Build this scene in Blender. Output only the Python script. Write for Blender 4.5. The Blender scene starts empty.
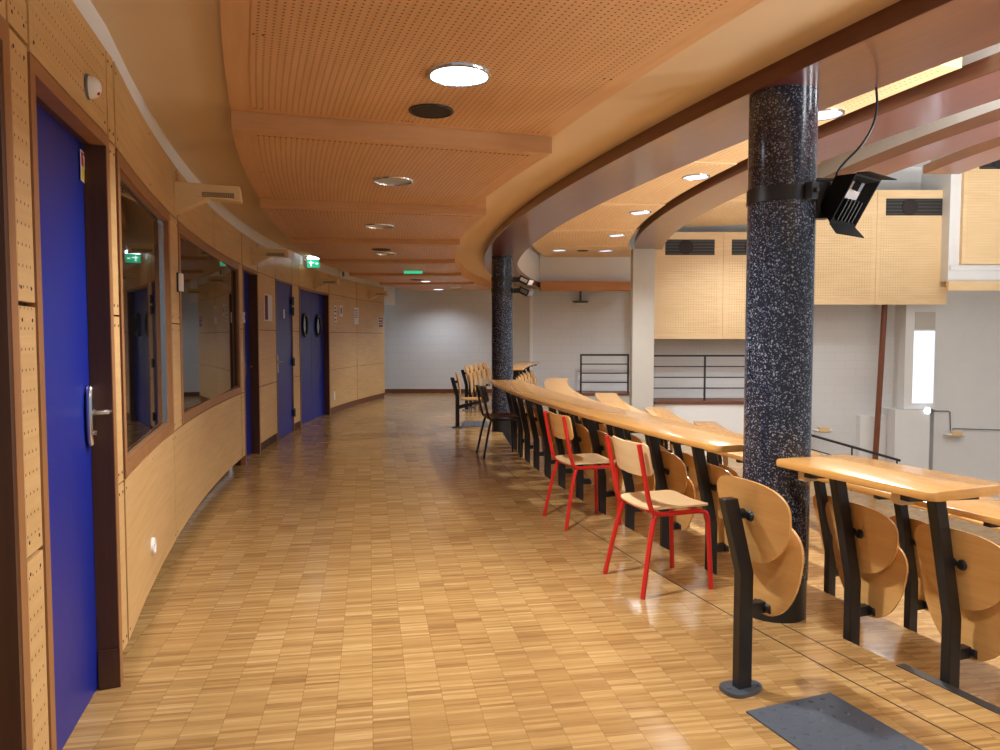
import bpy, bmesh, math, random
from math import sin, cos, asin, atan2, sqrt, pi
from mathutils import Vector, Matrix

random.seed(7)
SC = bpy.context.scene
COL = SC.collection

# ------------------------------------------------------------------ layout
# The building is round: the corridor wall, the row desks, the columns and the ceiling beams are
# all concentric arcs about (CX, CY).  Metres; the corridor floor is z = 0.
CX, CY = 24.7, 12.0
EYE, F, PITCH = 1.38, 740.0, math.radians(2.94)
RW = 27.74                  # face of the panelled corridor wall
RE = 24.70                  # edge of the corridor floor
STEP, PITCHR = 0.28, 0.98   # riser and depth of the seating tiers


def P(R, a, z=0.0):
    if R > 27.6 and a > 0.3296:      # the wall straightens towards the camera
        R += 2.25 * (a - 0.3296)
    return Vector((CX - R * cos(a), CY - R * sin(a), z))


def A(R, Y):
    return asin(max(-1.0, min(1.0, (CY - Y) / R)))


def ray(px, py):
    """horizontal slopes X/Y and dz/Y of the photo's pixel (px, py)"""
    u, v = (px - 500.0) / F, (375.0 - py) / F
    dy = cos(PITCH) + v * sin(PITCH)
    return u / dy, (-sin(PITCH) + v * cos(PITCH)) / dy


def wall_a(px, R=RW, py=337.0):
    """angle of the point of the corridor wall seen at the photo's pixel (px, py)"""
    k = ray(px, py)[0]
    lo, hi = -0.30, 0.42
    for _ in range(50):
        a = (lo + hi) / 2
        p = P(R, a)
        if p.x / p.y > k:
            lo = a
        else:
            hi = a
    return (lo + hi) / 2


def wall_z(px, py, R=RW):
    return EYE + ray(px, py)[1] * P(R, wall_a(px, R, py)).y


def at(px, py, Y):
    k, d = ray(px, py)
    return Vector((k * Y, Y, EYE + d * Y))


# ------------------------------------------------------------------ materials
def lin(c):
    def f(v):
        v /= 255.0
        return v / 12.92 if v <= 0.04045 else ((v + 0.055) / 1.055) ** 2.4
    return (f(c[0]), f(c[1]), f(c[2]), 1.0)


class NT:
    def __init__(self, name):
        self.m = bpy.data.materials.new(name)
        self.m.use_nodes = True
        self.t = self.m.node_tree
        self.b = self.t.nodes['Principled BSDF']

    def n(self, typ, **kw):
        nd = self.t.nodes.new(typ)
        for k, v in kw.items():
            if k == 'inp':
                for kk, vv in v.items():
                    if hasattr(vv, 'is_linked') or isinstance(vv, bpy.types.NodeSocket):
                        self.t.links.new(vv, nd.inputs[kk])
                    else:
                        nd.inputs[kk].default_value = vv
            else:
                setattr(nd, k, v)
        return nd

    def math(self, op, a, b=None):
        nd = self.t.nodes.new('ShaderNodeMath')
        nd.operation = op
        for i, v in enumerate((a, b)):
            if v is None:
                continue
            if isinstance(v, bpy.types.NodeSocket):
                self.t.links.new(v, nd.inputs[i])
            else:
                nd.inputs[i].default_value = v
        return nd.outputs[0]

    def mix(self, fac, a, b, mode='MIX'):
        nd = self.t.nodes.new('ShaderNodeMix')
        nd.data_type = 'RGBA'
        nd.blend_type = mode
        for k, v in ((0, fac), (6, a), (7, b)):
            if isinstance(v, bpy.types.NodeSocket):
                self.t.links.new(v, nd.inputs[k])
            else:
                nd.inputs[k].default_value = v
        return nd.outputs[2]

    def set(self, **kw):
        for k, v in kw.items():
            k = k.replace('_', ' ')
            if isinstance(v, bpy.types.NodeSocket):
                self.t.links.new(v, self.b.inputs[k])
            else:
                self.b.inputs[k].default_value = v
        return self


def plain(name, c, rough=0.5, metal=0.0, var=0.05, scale=8.0, spec=0.5, bump=0.0):
    t = NT(name)
    tc = t.n('ShaderNodeTexCoord')
    no = t.n('ShaderNodeTexNoise', inp={'Vector': tc.outputs['Object'], 'Scale': scale, 'Detail': 4.0})
    c0 = lin(c)
    dk = tuple(v * (1 - 2 * var) for v in c0[:3]) + (1,)
    lt = tuple(min(1, v * (1 + 2 * var)) for v in c0[:3]) + (1,)
    t.set(Base_Color=t.mix(no.outputs['Fac'], dk, lt), Roughness=rough, Metallic=metal)
    t.b.inputs['Specular IOR Level'].default_value = spec
    if bump:
        bp = t.n('ShaderNodeBump', inp={'Height': no.outputs['Fac'], 'Strength': bump, 'Distance': 0.01})
        t.t.links.new(bp.outputs[0], t.b.inputs['Normal'])
    return t.m


def wood(name, c1, c2, rough=0.45, grain_u=1.5, grain_v=40.0, perf=0.0, hole=0.17, hole_col=(60, 36, 18), spec=0.5, coat=0.0):
    t = NT(name)
    tc = t.n('ShaderNodeTexCoord')
    mp = t.n('ShaderNodeMapping', inp={'Vector': tc.outputs['UV'], 'Scale': (grain_u, grain_v, 1.0)})
    no = t.n('ShaderNodeTexNoise', inp={'Vector': mp.outputs[0], 'Scale': 1.0, 'Detail': 5.0, 'Roughness': 0.6, 'Distortion': 0.3})
    mp2 = t.n('ShaderNodeMapping', inp={'Vector': tc.outputs['UV'], 'Scale': (0.8, 2.2, 1.0)})
    n2 = t.n('ShaderNodeTexNoise', inp={'Vector': mp2.outputs[0], 'Scale': 1.0, 'Detail': 2.0})
    f = t.math('ADD', t.math('MULTIPLY', no.outputs['Fac'], 0.6), t.math('MULTIPLY', n2.outputs['Fac'], 0.4))
    mr = t.n('ShaderNodeMapRange', inp={'Value': f, 'From Min': 0.33, 'From Max': 0.67})
    col = t.mix(mr.outputs[0], lin(c1), lin(c2))
    if perf:
        pu, pv = perf if isinstance(perf, tuple) else (perf, perf)
        sc = t.n('ShaderNodeVectorMath', operation='MULTIPLY', inp={0: tc.outputs['UV'], 1: (1.0 / pu, 1.0 / pv, 0.0)})
        fr = t.n('ShaderNodeVectorMath', operation='FRACTION', inp={0: sc.outputs[0]})
        sb = t.n('ShaderNodeVectorMath', operation='SUBTRACT', inp={0: fr.outputs[0], 1: (0.5, 0.5, 0.0)})
        ml = t.n('ShaderNodeVectorMath', operation='MULTIPLY', inp={0: sb.outputs[0], 1: (pu, pv, 0)})
        ln = t.n('ShaderNodeVectorMath', operation='LENGTH', inp={0: ml.outputs[0]})
        h = t.math('LESS_THAN', ln.outputs['Value'], hole)
        col = t.mix(h, col, lin(hole_col))
    t.set(Base_Color=col, Roughness=rough)
    t.b.inputs['Specular IOR Level'].default_value = spec
    if coat:
        t.b.inputs['Coat Weight'].default_value = coat
        t.b.inputs['Coat Roughness'].default_value = 0.12
    return t.m


def emis(name, c, s):
    t = NT(name)
    t.set(Base_Color=lin(c), Emission_Color=lin(c), Emission_Strength=s, Roughness=0.4)
    return t.m


def parquet():
    t = NT('mosaic_parquet')
    tc = t.n('ShaderNodeTexCoord')
    mp = t.n('ShaderNodeMapping', inp={'Vector': tc.outputs['Object'], 'Rotation': (0, 0, math.radians(-10))})
    # columns of short lamellas: u along the corridor, v across it
    sx = t.n('ShaderNodeSeparateXYZ', inp={'Vector': mp.outputs[0]})
    CW, LW, TW = 0.132, 0.0172, 0.155
    v = t.math('DIVIDE', sx.outputs['X'], CW)
    vc = t.math('FLOOR', v)
    cn = t.n('ShaderNodeTexWhiteNoise', noise_dimensions='1D', inp={'W': vc})
    u = t.math('ADD', sx.outputs['Y'], t.math('MULTIPLY', cn.outputs['Value'], TW * 1.7))
    l = t.math('DIVIDE', u, LW)
    lc = t.math('FLOOR', l)
    tl = t.math('DIVIDE', u, TW)
    tlc = t.math('FLOOR', tl)
    cv = t.n('ShaderNodeCombineXYZ', inp={'X': vc, 'Y': lc, 'Z': 0.0})
    wn = t.n('ShaderNodeTexWhiteNoise', noise_dimensions='2D', inp={'Vector': cv.outputs[0]})
    cv2 = t.n('ShaderNodeCombineXYZ', inp={'X': vc, 'Y': tlc, 'Z': 0.0})
    wn2 = t.n('ShaderNodeTexWhiteNoise', noise_dimensions='2D', inp={'Vector': cv2.outputs[0]})
    mp3 = t.n('ShaderNodeMapping', inp={'Vector': mp.outputs[0], 'Scale': (9, 160, 1)})
    gr = t.n('ShaderNodeTexNoise', inp={'Vector': mp3.outputs[0], 'Scale': 1.0, 'Detail': 3.0})
    f = t.math('ADD', t.math('MULTIPLY', wn.outputs['Value'], 0.44), t.math('MULTIPLY', wn2.outputs['Value'], 0.14))
    f = t.math('ADD', f, t.math('MULTIPLY', gr.outputs['Fac'], 0.48))
    rp = t.n('ShaderNodeValToRGB', inp={'Fac': f})
    e = rp.color_ramp.elements
    e[0].position, e[0].color = 0.12, lin((126, 90, 50))
    e[1].position, e[1].color = 0.92, lin((210, 178, 124))
    m = e.new(0.38); m.color = lin((166, 128, 78))
    m = e.new(0.66); m.color = lin((186, 148, 92))
    fv = t.math('FRACT', v)
    edge = t.math('MINIMUM', fv, t.math('SUBTRACT', 1.0, fv))
    joint = t.math('LESS_THAN', edge, 0.010)
    ft = t.math('FRACT', tl)
    j2 = t.math('LESS_THAN', t.math('MINIMUM', ft, t.math('SUBTRACT', 1.0, ft)), 0.008)
    jj = t.math('MULTIPLY', t.math('MAXIMUM', joint, j2), 0.38)
    col = t.mix(jj, rp.outputs[0], lin((96, 62, 30)))
    # broad wear: long soft patches where the lacquer has darkened
    mp4 = t.n('ShaderNodeMapping', inp={'Vector': tc.outputs['Object'], 'Scale': (0.9, 0.55, 1)})
    wr = t.n('ShaderNodeTexNoise', inp={'Vector': mp4.outputs[0], 'Scale': 1.0, 'Detail': 1.5})
    wm = t.n('ShaderNodeMapRange', inp={'Value': wr.outputs['Fac'], 'From Min': 0.2, 'From Max': 0.8, 'To Min': 0.0, 'To Max': 0.22})
    col = t.mix(wm.outputs[0], col, lin((132, 86, 42)))
    rg = t.n('ShaderNodeMapRange', inp={'Value': wr.outputs['Fac'], 'From Min': 0.3, 'From Max': 0.7, 'To Min': 0.17, 'To Max': 0.24})
    t.set(Base_Color=col, Roughness=rg.outputs[0])
    t.b.inputs['Specular IOR Level'].default_value = 0.45
    return t.m


def terrazzo():
    t = NT('dark_terrazzo')
    tc = t.n('ShaderNodeTexCoord')
    nz = t.n('ShaderNodeTexNoise', inp={'Vector': tc.outputs['Object'], 'Scale': 45.0})
    wv = t.n('ShaderNodeVectorMath', operation='MULTIPLY_ADD', inp={0: nz.outputs['Color'], 1: (0.02, 0.02, 0.02), 2: tc.outputs['Object']})
    v1 = t.n('ShaderNodeTexVoronoi', inp={'Vector': wv.outputs[0], 'Scale': 84.0, 'Randomness': 1.0})
    v2 = t.n('ShaderNodeTexVoronoi', inp={'Vector': wv.outputs[0], 'Scale': 150.0, 'Randomness': 1.0})
    s1 = t.n('ShaderNodeSeparateColor', inp={'Color': v1.outputs['Color']})
    s2 = t.n('ShaderNodeSeparateColor', inp={'Color': v2.outputs['Color']})
    k1 = t.math('MULTIPLY', t.math('GREATER_THAN', s1.outputs[0], 0.66), t.math('LESS_THAN', v1.outputs['Distance'], 0.40))
    k2 = t.math('MULTIPLY', t.math('GREATER_THAN', s2.outputs[0], 0.62), t.math('LESS_THAN', v2.outputs['Distance'], 0.45))
    base = t.mix(nz.outputs['Fac'], lin((24, 25, 31)), lin((46, 49, 60)))
    c1 = t.mix(s1.outputs[1], lin((62, 68, 86)), lin((152, 156, 170)))
    c2 = t.mix(s2.outputs[1], lin((62, 70, 94)), lin((140, 146, 164)))
    col = t.mix(k2, base, c2)
    col = t.mix(k1, col, c1)
    t.set(Base_Color=col, Roughness=0.16)
    return t.m


def block_wall():
    t = NT('painted_block_wall')
    tc = t.n('ShaderNodeTexCoord')
    br = t.n('ShaderNodeTexBrick', inp={'Vector': tc.outputs['UV'], 'Scale': 1.0, 'Mortar Size': 0.006, 'Mortar Smooth': 0.3,
             'Brick Width': 0.5, 'Row Height': 0.2, 'Color1': lin((212, 212, 211)), 'Color2': lin((214, 214, 213)), 'Mortar': lin((204, 204, 203))})
    no = t.n('ShaderNodeTexNoise', inp={'Vector': tc.outputs['Object'], 'Scale': 0.7, 'Detail': 4.0})
    mr = t.n('ShaderNodeMapRange', inp={'Value': no.outputs['Fac'], 'From Min': 0.4, 'From Max': 0.75, 'To Min': 0.0, 'To Max': 0.16})
    t.set(Base_Color=t.mix(mr.outputs[0], br.outputs['Color'], lin((168, 164, 156))), Roughness=0.75)
    return t.m


M = {}
M['panel'] = wood('birch_veneer', (196, 156, 100), (218, 180, 124), 0.42, 2.0, 34.0)
M['panel_perf'] = wood('perforated_birch', (196, 156, 100), (218, 180, 124), 0.42, 2.0, 34.0, perf=(0.030, 0.055), hole=0.0042, hole_col=(92, 60, 30))
M['ceil'] = wood('ceiling_veneer', (196, 148, 98), (214, 166, 116), 0.42, 2.0, 20.0)
M['ceil_perf'] = wood('perforated_ceiling_veneer', (198, 150, 100), (216, 168, 118), 0.42, 2.0, 20.0, perf=0.030, hole=0.0052, hole_col=(96, 58, 28))
M['hall_veneer'] = wood('hall_veneer', (220, 186, 136), (236, 206, 160), 0.42, 2.0, 20.0)
M['hall_perf'] = wood('perforated_hall_veneer', (220, 186, 136), (236, 206, 160), 0.42, 2.0, 20.0, perf=0.06, hole=0.008, hole_col=(150, 108, 60))
M['frame'] = wood('brown_frame_wood', (142, 96, 58), (166, 116, 72), 0.4, 30.0, 2.0)
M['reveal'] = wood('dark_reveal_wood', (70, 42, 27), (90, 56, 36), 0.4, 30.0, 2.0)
M['beam'] = wood('mahogany_beam', (84, 36, 22), (110, 54, 36), 0.30, 1.2, 26.0, spec=0.6, coat=0.5)
M['backing'] = plain('backing_board', (70, 44, 26), 0.7)
M['soffit'] = plain('cream_soffit', (210, 184, 146), 0.65, var=0.03, scale=2.0)
M['white'] = plain('white_plaster', (224, 224, 222), 0.7, var=0.02, scale=3.0)
M['grey_wall'] = plain('grey_concrete', (188, 184, 174), 0.75, var=0.04, scale=2.0)
M['block'] = block_wall()
M['blue'] = plain('blue_door_paint', (16, 36, 138), 0.38, var=0.03)
M['floor'] = parquet()
M['skirt'] = wood('dark_skirting', (96, 54, 34), (118, 70, 46), 0.45, 3, 30)
M['beech'] = wood('beech_plywood', (212, 154, 84), (230, 180, 110), 0.26, 1.6, 26.0, coat=0.3)
M['pale_ply'] = wood('pale_birch_plywood', (226, 190, 136), (238, 208, 160), 0.35, 1.6, 26.0)
M['desk'] = wood('varnished_desk_wood', (204, 146, 74), (226, 172, 98), 0.24, 2.0, 30.0, coat=0.4)
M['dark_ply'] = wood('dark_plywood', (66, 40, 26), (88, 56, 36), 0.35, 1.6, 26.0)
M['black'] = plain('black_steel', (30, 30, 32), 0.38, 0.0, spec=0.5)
M['matte'] = plain('matte_black', (24, 24, 25), 0.75, spec=0.2)
M['red'] = plain('red_enamel', (206, 38, 30), 0.3, 0.0, var=0.03)
M['terrazzo'] = terrazzo()
M['chrome'] = plain('chrome', (216, 218, 222), 0.2, 1.0, var=0.01)
M['reflector'] = plain('aluminium_reflector', (220, 222, 226), 0.28, 1.0, var=0.02)
M['plastic'] = plain('white_plastic', (232, 232, 230), 0.4, var=0.01)
M['cream'] = plain('cream_enamel', (222, 196, 150), 0.45, var=0.02)
M['dark_grille'] = plain('dark_grille', (38, 34, 30), 0.6)
M['speaker'] = plain('speaker_mesh', (40, 30, 30), 0.75)
M['rubber'] = plain('grey_rubber', (74, 80, 90), 0.72, var=0.08, scale=40)
M['footmetal'] = plain('cast_foot', (96, 104, 114), 0.38, 0.5)
M['nosing'] = plain('metal_nosing', (84, 82, 80), 0.45, 0.7)
M['seam'] = plain('dark_seam', (46, 30, 18), 0.7)
M['led'] = emis('lit_diffuser', (236, 240, 255), 14.0)
M['led_far'] = emis('dim_diffuser', (232, 238, 255), 4.0)
M['hall_led'] = emis('hall_diffuser', (214, 228, 255), 1.3)
M['green'] = emis('green_exit', (40, 190, 140), 1.4)
M['white_glow'] = emis('white_exit_figure', (230, 255, 250), 2.0)
M['spot_glow'] = emis('wall_lamp_glow', (222, 236, 255), 20.0)
M['slit'] = emis('bright_slit', (222, 236, 250), 1.2)
M['paper'] = plain('white_paper', (230, 230, 232), 0.8, var=0.01)
M['ink'] = plain('grey_print', (110, 112, 120), 0.8)
M['maroon'] = plain('maroon_print', (112, 34, 44), 0.7)
M['purple'] = plain('purple_print', (86, 60, 110), 0.7)
M['stick_red'] = plain('red_print', (180, 32, 52), 0.6)
M['stick_yel'] = plain('yellow_print', (226, 196, 60), 0.6)
M['rod'] = plain('brown_pipe', (120, 68, 42), 0.4)
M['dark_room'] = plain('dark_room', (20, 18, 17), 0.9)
M['bar'] = wood('bar_wood', (176, 116, 62), (194, 134, 78), 0.45, 2, 20)


def glass():
    t = NT('dark_window_glass')
    t.set(Base_Color=lin((40, 44, 46)), Roughness=0.02)
    t.b.inputs['Transmission Weight'].default_value = 0.85
    t.b.inputs['IOR'].default_value = 1.6
    return t.m


M['glass'] = glass()


# ------------------------------------------------------------------ mesh builder
class MB:
    def __init__(self):
        self.bm = bmesh.new()
        self.uv = self.bm.loops.layers.uv.new('UVMap')
        self.mi = 0

    def f(self, vs, uvs=None):
        try:
            fc = self.bm.faces.new(vs)
        except ValueError:
            return None
        fc.material_index = self.mi
        fc.smooth = True
        if uvs is not None:
            for l, u in zip(fc.loops, uvs):
                l[self.uv].uv = u
        return fc

    def v(self, co):
        return self.bm.verts.new(co)

    def planar_uv(self, faces):
        for fc in faces:
            if fc is None:
                continue
            fc.normal_update()
            n = fc.normal
            ax = max(range(3), key=lambda i: abs(n[i]))
            for l in fc.loops:
                c = l.vert.co
                l[self.uv].uv = ((c.y, c.z), (c.x, c.z), (c.x, c.y))[ax]

    def hexa(self, p, uv=None):
        """8 points: 0-3 lower ring, 4-7 upper ring"""
        v = [self.v(c) for c in p]
        q = [(0, 3, 2, 1), (4, 5, 6, 7), (0, 1, 5, 4), (1, 2, 6, 5), (2, 3, 7, 6), (3, 0, 4, 7)]
        fs = [self.f([v[i] for i in k]) for k in q]
        self.planar_uv(fs)
        return self

    def box(self, x0, x1, y0, y1, z0, z1, T=None):
        p = [Vector(c) for c in ((x0, y0, z0), (x1, y0, z0), (x1, y1, z0), (x0, y1, z0), (x0, y0, z1), (x1, y0, z1), (x1, y1, z1), (x0, y1, z1))]
        if T is not None:
            p = [T @ c for c in p]
        return self.hexa(p)

    def arc(self, R0, R1, a0, a1, z0, z1, n=8, za=None, zb=None):
        """ring sector between radii and angles; za/zb: lower faces' height at a0 / a1 (sloping panels)"""
        if za is None:
            za = zb = z0
        rows = []
        for i in range(n + 1):
            k = i / n
            a = a0 + (a1 - a0) * k
            zl = za + (zb - za) * k
            rows.append((a, [self.v(P(R0, a, zl)), self.v(P(R1, a, zl)), self.v(P(R1, a, z1)), self.v(P(R0, a, z1))], zl))
        for (a, r, zl), (b, s, zm) in zip(rows, rows[1:]):
            ua, ub = a * RW, b * RW
            for i, j in ((0, 1), (1, 2), (2, 3), (3, 0)):
                if i in (0, 2):
                    w = (R0, R1) if i == 0 else (R1, R0)
                    uv = [(ua, w[0]), (ua, w[1]), (ub, w[1]), (ub, w[0])]
                else:
                    uv = [(ua, r[i].co.z), (ua, r[j].co.z), (ub, s[j].co.z), (ub, s[i].co.z)]
                self.f([r[i], r[j], s[j], s[i]], uv)
        for (a, r, zl) in (rows[0], rows[-1]):
            self.f(r, [(R0, zl), (R1, zl), (R1, z1), (R0, z1)])
        return self

    def tube(self, pts, r, n=10, cap=True):
        pts = [Vector(p) for p in pts]
        prev = None
        rings = []
        ln = 0.0
        for i, p in enumerate(pts):
            d = (pts[min(i + 1, len(pts) - 1)] - pts[max(i - 1, 0)]).normalized()
            if prev is None:
                up = Vector((0, 0, 1)) if abs(d.z) < 0.9 else Vector((1, 0, 0))
                x = d.cross(up).normalized()
            else:
                x = (prev - d * prev.dot(d)).normalized()
            prev = x
            y = d.cross(x)
            rr = r[i] if isinstance(r, (list, tuple)) else r
            if i:
                ln += (p - pts[i - 1]).length
            rings.append(([self.v(p + x * rr * cos(2 * pi * k / n) + y * rr * sin(2 * pi * k / n)) for k in range(n)], ln))
        for (a, la), (b, lb) in zip(rings, rings[1:]):
            for k in range(n):
                k2 = (k + 1) % n
                self.f([a[k], a[k2], b[k2], b[k]], [(k / n * .1, la), ((k + 1) / n * .1, la), ((k + 1) / n * .1, lb), (k / n * .1, lb)])
        if cap:
            self.f(list(reversed(rings[0][0])))
            self.f(rings[-1][0])
        return self

    def lathe(self, prof, n=32, T=None, close=False):
        """profile of (radius, z); radius 0 ends close to a point"""
        rings = []
        for (r, z) in prof:
            if r < 1e-6:
                c = Vector((0, 0, z))
                rings.append([self.v(T @ c if T else c)])
            else:
                rg = []
                for k in range(n):
                    c = Vector((r * cos(2 * pi * k / n), r * sin(2 * pi * k / n), z))
                    rg.append(self.v(T @ c if T else c))
                rings.append(rg)
        if close:
            rings.append(rings[0])
        for a, b in zip(rings, rings[1:]):
            if len(a) == 1 and len(b) == 1:
                continue
            for k in range(n):
                k2 = (k + 1) % n
                if len(a) == 1:
                    self.f([a[0], b[k2], b[k]])
                elif len(b) == 1:
                    self.f([a[k], a[k2], b[0]])
                else:
                    self.f([a[k], a[k2], b[k2], b[k]])
        return self

    def prism(self, outline, h, T):
        """flat outline (x, y) extruded by h along z, moved by T"""
        lo = [self.v(T @ Vector((x, y, 0))) for x, y in outline]
        hi = [self.v(T @ Vector((x, y, h))) for x, y in outline]
        n = len(outline)
        self.f(list(reversed(lo)), [tuple(p) for p in reversed(outline)])
        self.f(hi, [tuple(p) for p in outline])
        for i in range(n):
            j = (i + 1) % n
            self.f([lo[i], lo[j], hi[j], hi[i]], [outline[i], outline[j], outline[j], outline[i]])
        return self

    def shell(self, w, up, down, e_up, e_dn, th, fx, T=None, n=40, rings=7, taper=0.0):
        """moulded plywood shell in the y-z plane; fx(y, z) is its bulge along x"""
        def outline(th_):
            c, s = cos(th_), sin(th_)
            e = e_up if s >= 0 else e_dn
            y = w / 2 * (abs(c) ** (2 / e)) * (1 if c >= 0 else -1)
            z = (up if s >= 0 else down) * (abs(s) ** (2 / e)) * (1 if s >= 0 else -1)
            return y * (1 + taper * z / (up if z >= 0 else down)), z
        sides = []
        for off in (0.0, th):
            grid = [[None]]
            c = Vector((fx(0, 0) + off, 0, 0))
            grid[0][0] = (self.v(T @ c if T else c), (0, 0))
            for r in range(1, rings + 1):
                k = (r / rings) ** 0.85
                row = []
                for i in range(n):
                    y, z = outline(2 * pi * i / n)
                    y, z = y * k, z * k
                    c = Vector((fx(y, z) + off, y, z))
                    row.append((self.v(T @ c if T else c), (y, z)))
                grid.append(row)
            for i in range(n):
                j = (i + 1) % n
                q = [grid[0][0], grid[1][i], grid[1][j]]
                if off:
                    q.reverse()
                self.f([a[0] for a in q], [a[1] for a in q])
                for r in range(1, rings):
                    q = [grid[r][i], grid[r + 1][i], grid[r + 1][j], grid[r][j]]
                    if off:
                        q.reverse()
                    self.f([a[0] for a in q], [a[1] for a in q])
            sides.append(grid[-1])
        for i in range(n):
            j = (i + 1) % n
            q = [sides[0][i], sides[1][i], sides[1][j], sides[0][j]]
            self.f([a[0] for a in q], [a[1] for a in q])
        return self

    def build(self, name, mats, parent=None, ang=32, bevel=0.0):
        bm = self.bm
        bmesh.ops.recalc_face_normals(bm, faces=bm.faces)
        lim = math.radians(ang)
        for e in bm.edges:
            if len(e.link_faces) == 2 and e.calc_face_angle(0.0) > lim:
                e.smooth = False
        me = bpy.data.meshes.new(name)
        bm.to_mesh(me)
        bm.free()
        if not isinstance(mats, (list, tuple)):
            mats = [mats]
        for m in mats:
            me.materials.append(M[m] if isinstance(m, str) else m)
        o = bpy.data.objects.new(name, me)
        COL.objects.link(o)
        if parent is not None:
            o.parent = parent
        if bevel:
            b = o.modifiers.new('Bevel', 'BEVEL')
            b.width, b.segments, b.limit_method, b.angle_limit = bevel, 2, 'ANGLE', math.radians(40)
        return o


def tag(o, label, cat, group=None):
    o['label'], o['category'] = label, cat
    if group:
        o['group'] = group
    return o


def thing(name, label, cat, loc=(0, 0, 0), rot=0.0, group=None):
    o = bpy.data.objects.new(name, None)
    o.empty_display_size = 0.1
    COL.objects.link(o)
    o.location = loc
    o.rotation_euler = (0, 0, rot)
    return tag(o, label, cat, group)


def setting(name, loc=(0, 0, 0), rot=0.0):
    o = bpy.data.objects.new(name, None)
    COL.objects.link(o)
    o.location = loc
    o.rotation_euler = (0, 0, rot)
    o['kind'] = 'structure'
    return o


def struct(o):
    o['kind'] = 'structure'
    return o


def copy_tree(root, loc, rot, label, group=None):
    r = root.copy()
    COL.objects.link(r)
    r.location = loc
    r.rotation_euler = (0, 0, rot)
    r['label'] = label
    if group:
        r['group'] = group
    for ch in list(root.children):
        c = ch.copy()
        COL.objects.link(c)
        c.parent = r
        for g in list(ch.children):
            d = g.copy()
            COL.objects.link(d)
            d.parent = c
    return r


def frame_at(R, a, z=0.0):
    """local frame: x towards the hall (inward), y along the arc away from the camera, z up"""
    return Matrix.Translation(P(R, a, z)) @ Matrix.Rotation(a, 4, 'Z')


# ------------------------------------------------------------------ floors and tiers
A_NEAR, A_FAR = A(26, -2.5), A(26, 18.2)


def floor_arc(R0, R1, z1, z0, Y0=-2.5, Y1=18.2, n=48):
    m = MB()
    m.arc(R0, R1, A((R0 + R1) / 2, Y0), A((R0 + R1) / 2, Y1), z0, z1, n)
    return m


struct(floor_arc(RE, 28.6, 0.0, -0.22).build('floor', 'floor'))
for r in range(1, 10):
    R1 = RE - PITCHR * (r - 1)
    struct(floor_arc(R1 - PITCHR, R1, -STEP * r, -STEP * r - 0.4).build('floor_tier', 'floor'))
struct(floor_arc(9.0, RE - PITCHR * 9, -STEP * 10, -STEP * 10 - 0.3).build('floor_stage', 'floor'))
# movement joints and metal nosing let into the corridor floor
m = MB()
m.arc(25.00, 25.006, A(25, 1.2), A(25, 9.5), 0.0, 0.0012, 40)
struct(m.build('trim_1', 'seam'))
m = MB()
m.arc(24.84, 24.845, A(24.84, 1.2), A(24.84, 3.5), 0.0, 0.0012, 16)
struct(m.build('trim_2', 'seam'))
m = MB()
m.arc(24.668, 24.715, A(RE, 1.0), A(RE, 3.05), -0.03, 0.003, 16)
struct(m.build('trim_3', 'nosing'))

# ------------------------------------------------------------------ left wall with panels, doors and windows
Z0, S1, S2, S3, ZT, ZC = 0.11, 0.79, 1.465, 2.145, 2.49, 2.70
wall = setting('wall_left')
px_end = 384.5


def wl(px):
    return wall_a(px)


# dark substrate and white plaster behind the panels (in spans so the openings stay open)
def solid(px0, px1, z0, z1, name='wall_backing', mat='backing', R0=RW + 0.024, R1=RW + 0.13):
    m = MB()
    a0, a1 = wl(px0), wl(px1)
    m.arc(R0, R1, a0, a1, z0, z1, max(2, int(abs(a0 - a1) / 0.02)))
    return m.build(name, mat, wall)


solid(18, 44, 0, S3); solid(112, 122, 0.11, S3); solid(122, 243, 0.11, 0.80); solid(171, 180.5, 0.8, S3)
solid(240, 243.5, 0.11, S3); solid(258, 276.3, 0, S3); solid(292, 300, 0, S3); solid(329, px_end, 0, S3)
solid(-60, px_end, S3 + 0.002, ZT)
solid(-60, 396, ZT - 0.3, 2.95, 'plaster_band', 'white', RW + 0.14, RW + 0.3)
solid(-60, px_end - 0.5, ZT + 0.0, 2.95, 'plaster_band', 'white', RW + 0.03, RW + 0.139)
m = MB(); m.arc(RW + 0.02, RW + 0.3, wl(px_end), wl(396), 2.13, 2.95, 3); m.build('plaster_band', 'white', wall)

SCREW = 0.0065


def panel(px0, px1, z0, z1, perf=False, screws=True, gap=0.004, a=None):
    a0, a1 = a if a else (wl(px0), wl(px1))
    g = gap / RW
    m = MB()
    aa, ab = a0 - g, a1 + g
    n = max(2, int(abs(aa - ab) / 0.015))
    m.arc(RW, RW + 0.022, aa, ab, z0 + gap, z1 - gap, n)
    if perf:
        mg = min(0.035, 0.05 * abs(aa - ab) * RW)
        m.mi = 1
        m.arc(RW - 0.0006, RW + 0.002, aa - mg / RW, ab + mg / RW, z0 + mg, z1 - mg, n)
    if screws:
        m.mi = 2
        w = abs(aa - ab) * RW
        ins = min(0.035, w * 0.2)
        aas = [aa - ins / RW, ab + ins / RW]
        if w > 1.0:
            aas.append((aa + ab) / 2)
        for b in aas:
            for z in (z0 + 0.04, z1 - 0.04):
                T = frame_at(RW, b, z) @ Matrix.Rotation(pi / 2, 4, 'Y')
                m.lathe([(0, 0.0016), (SCREW * 0.7, 0.0016), (SCREW, 0), (SCREW, -0.004)], 8, T)
    return m.build('wall_panel', ['panel', 'panel_perf', 'seam'], wall)


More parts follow.
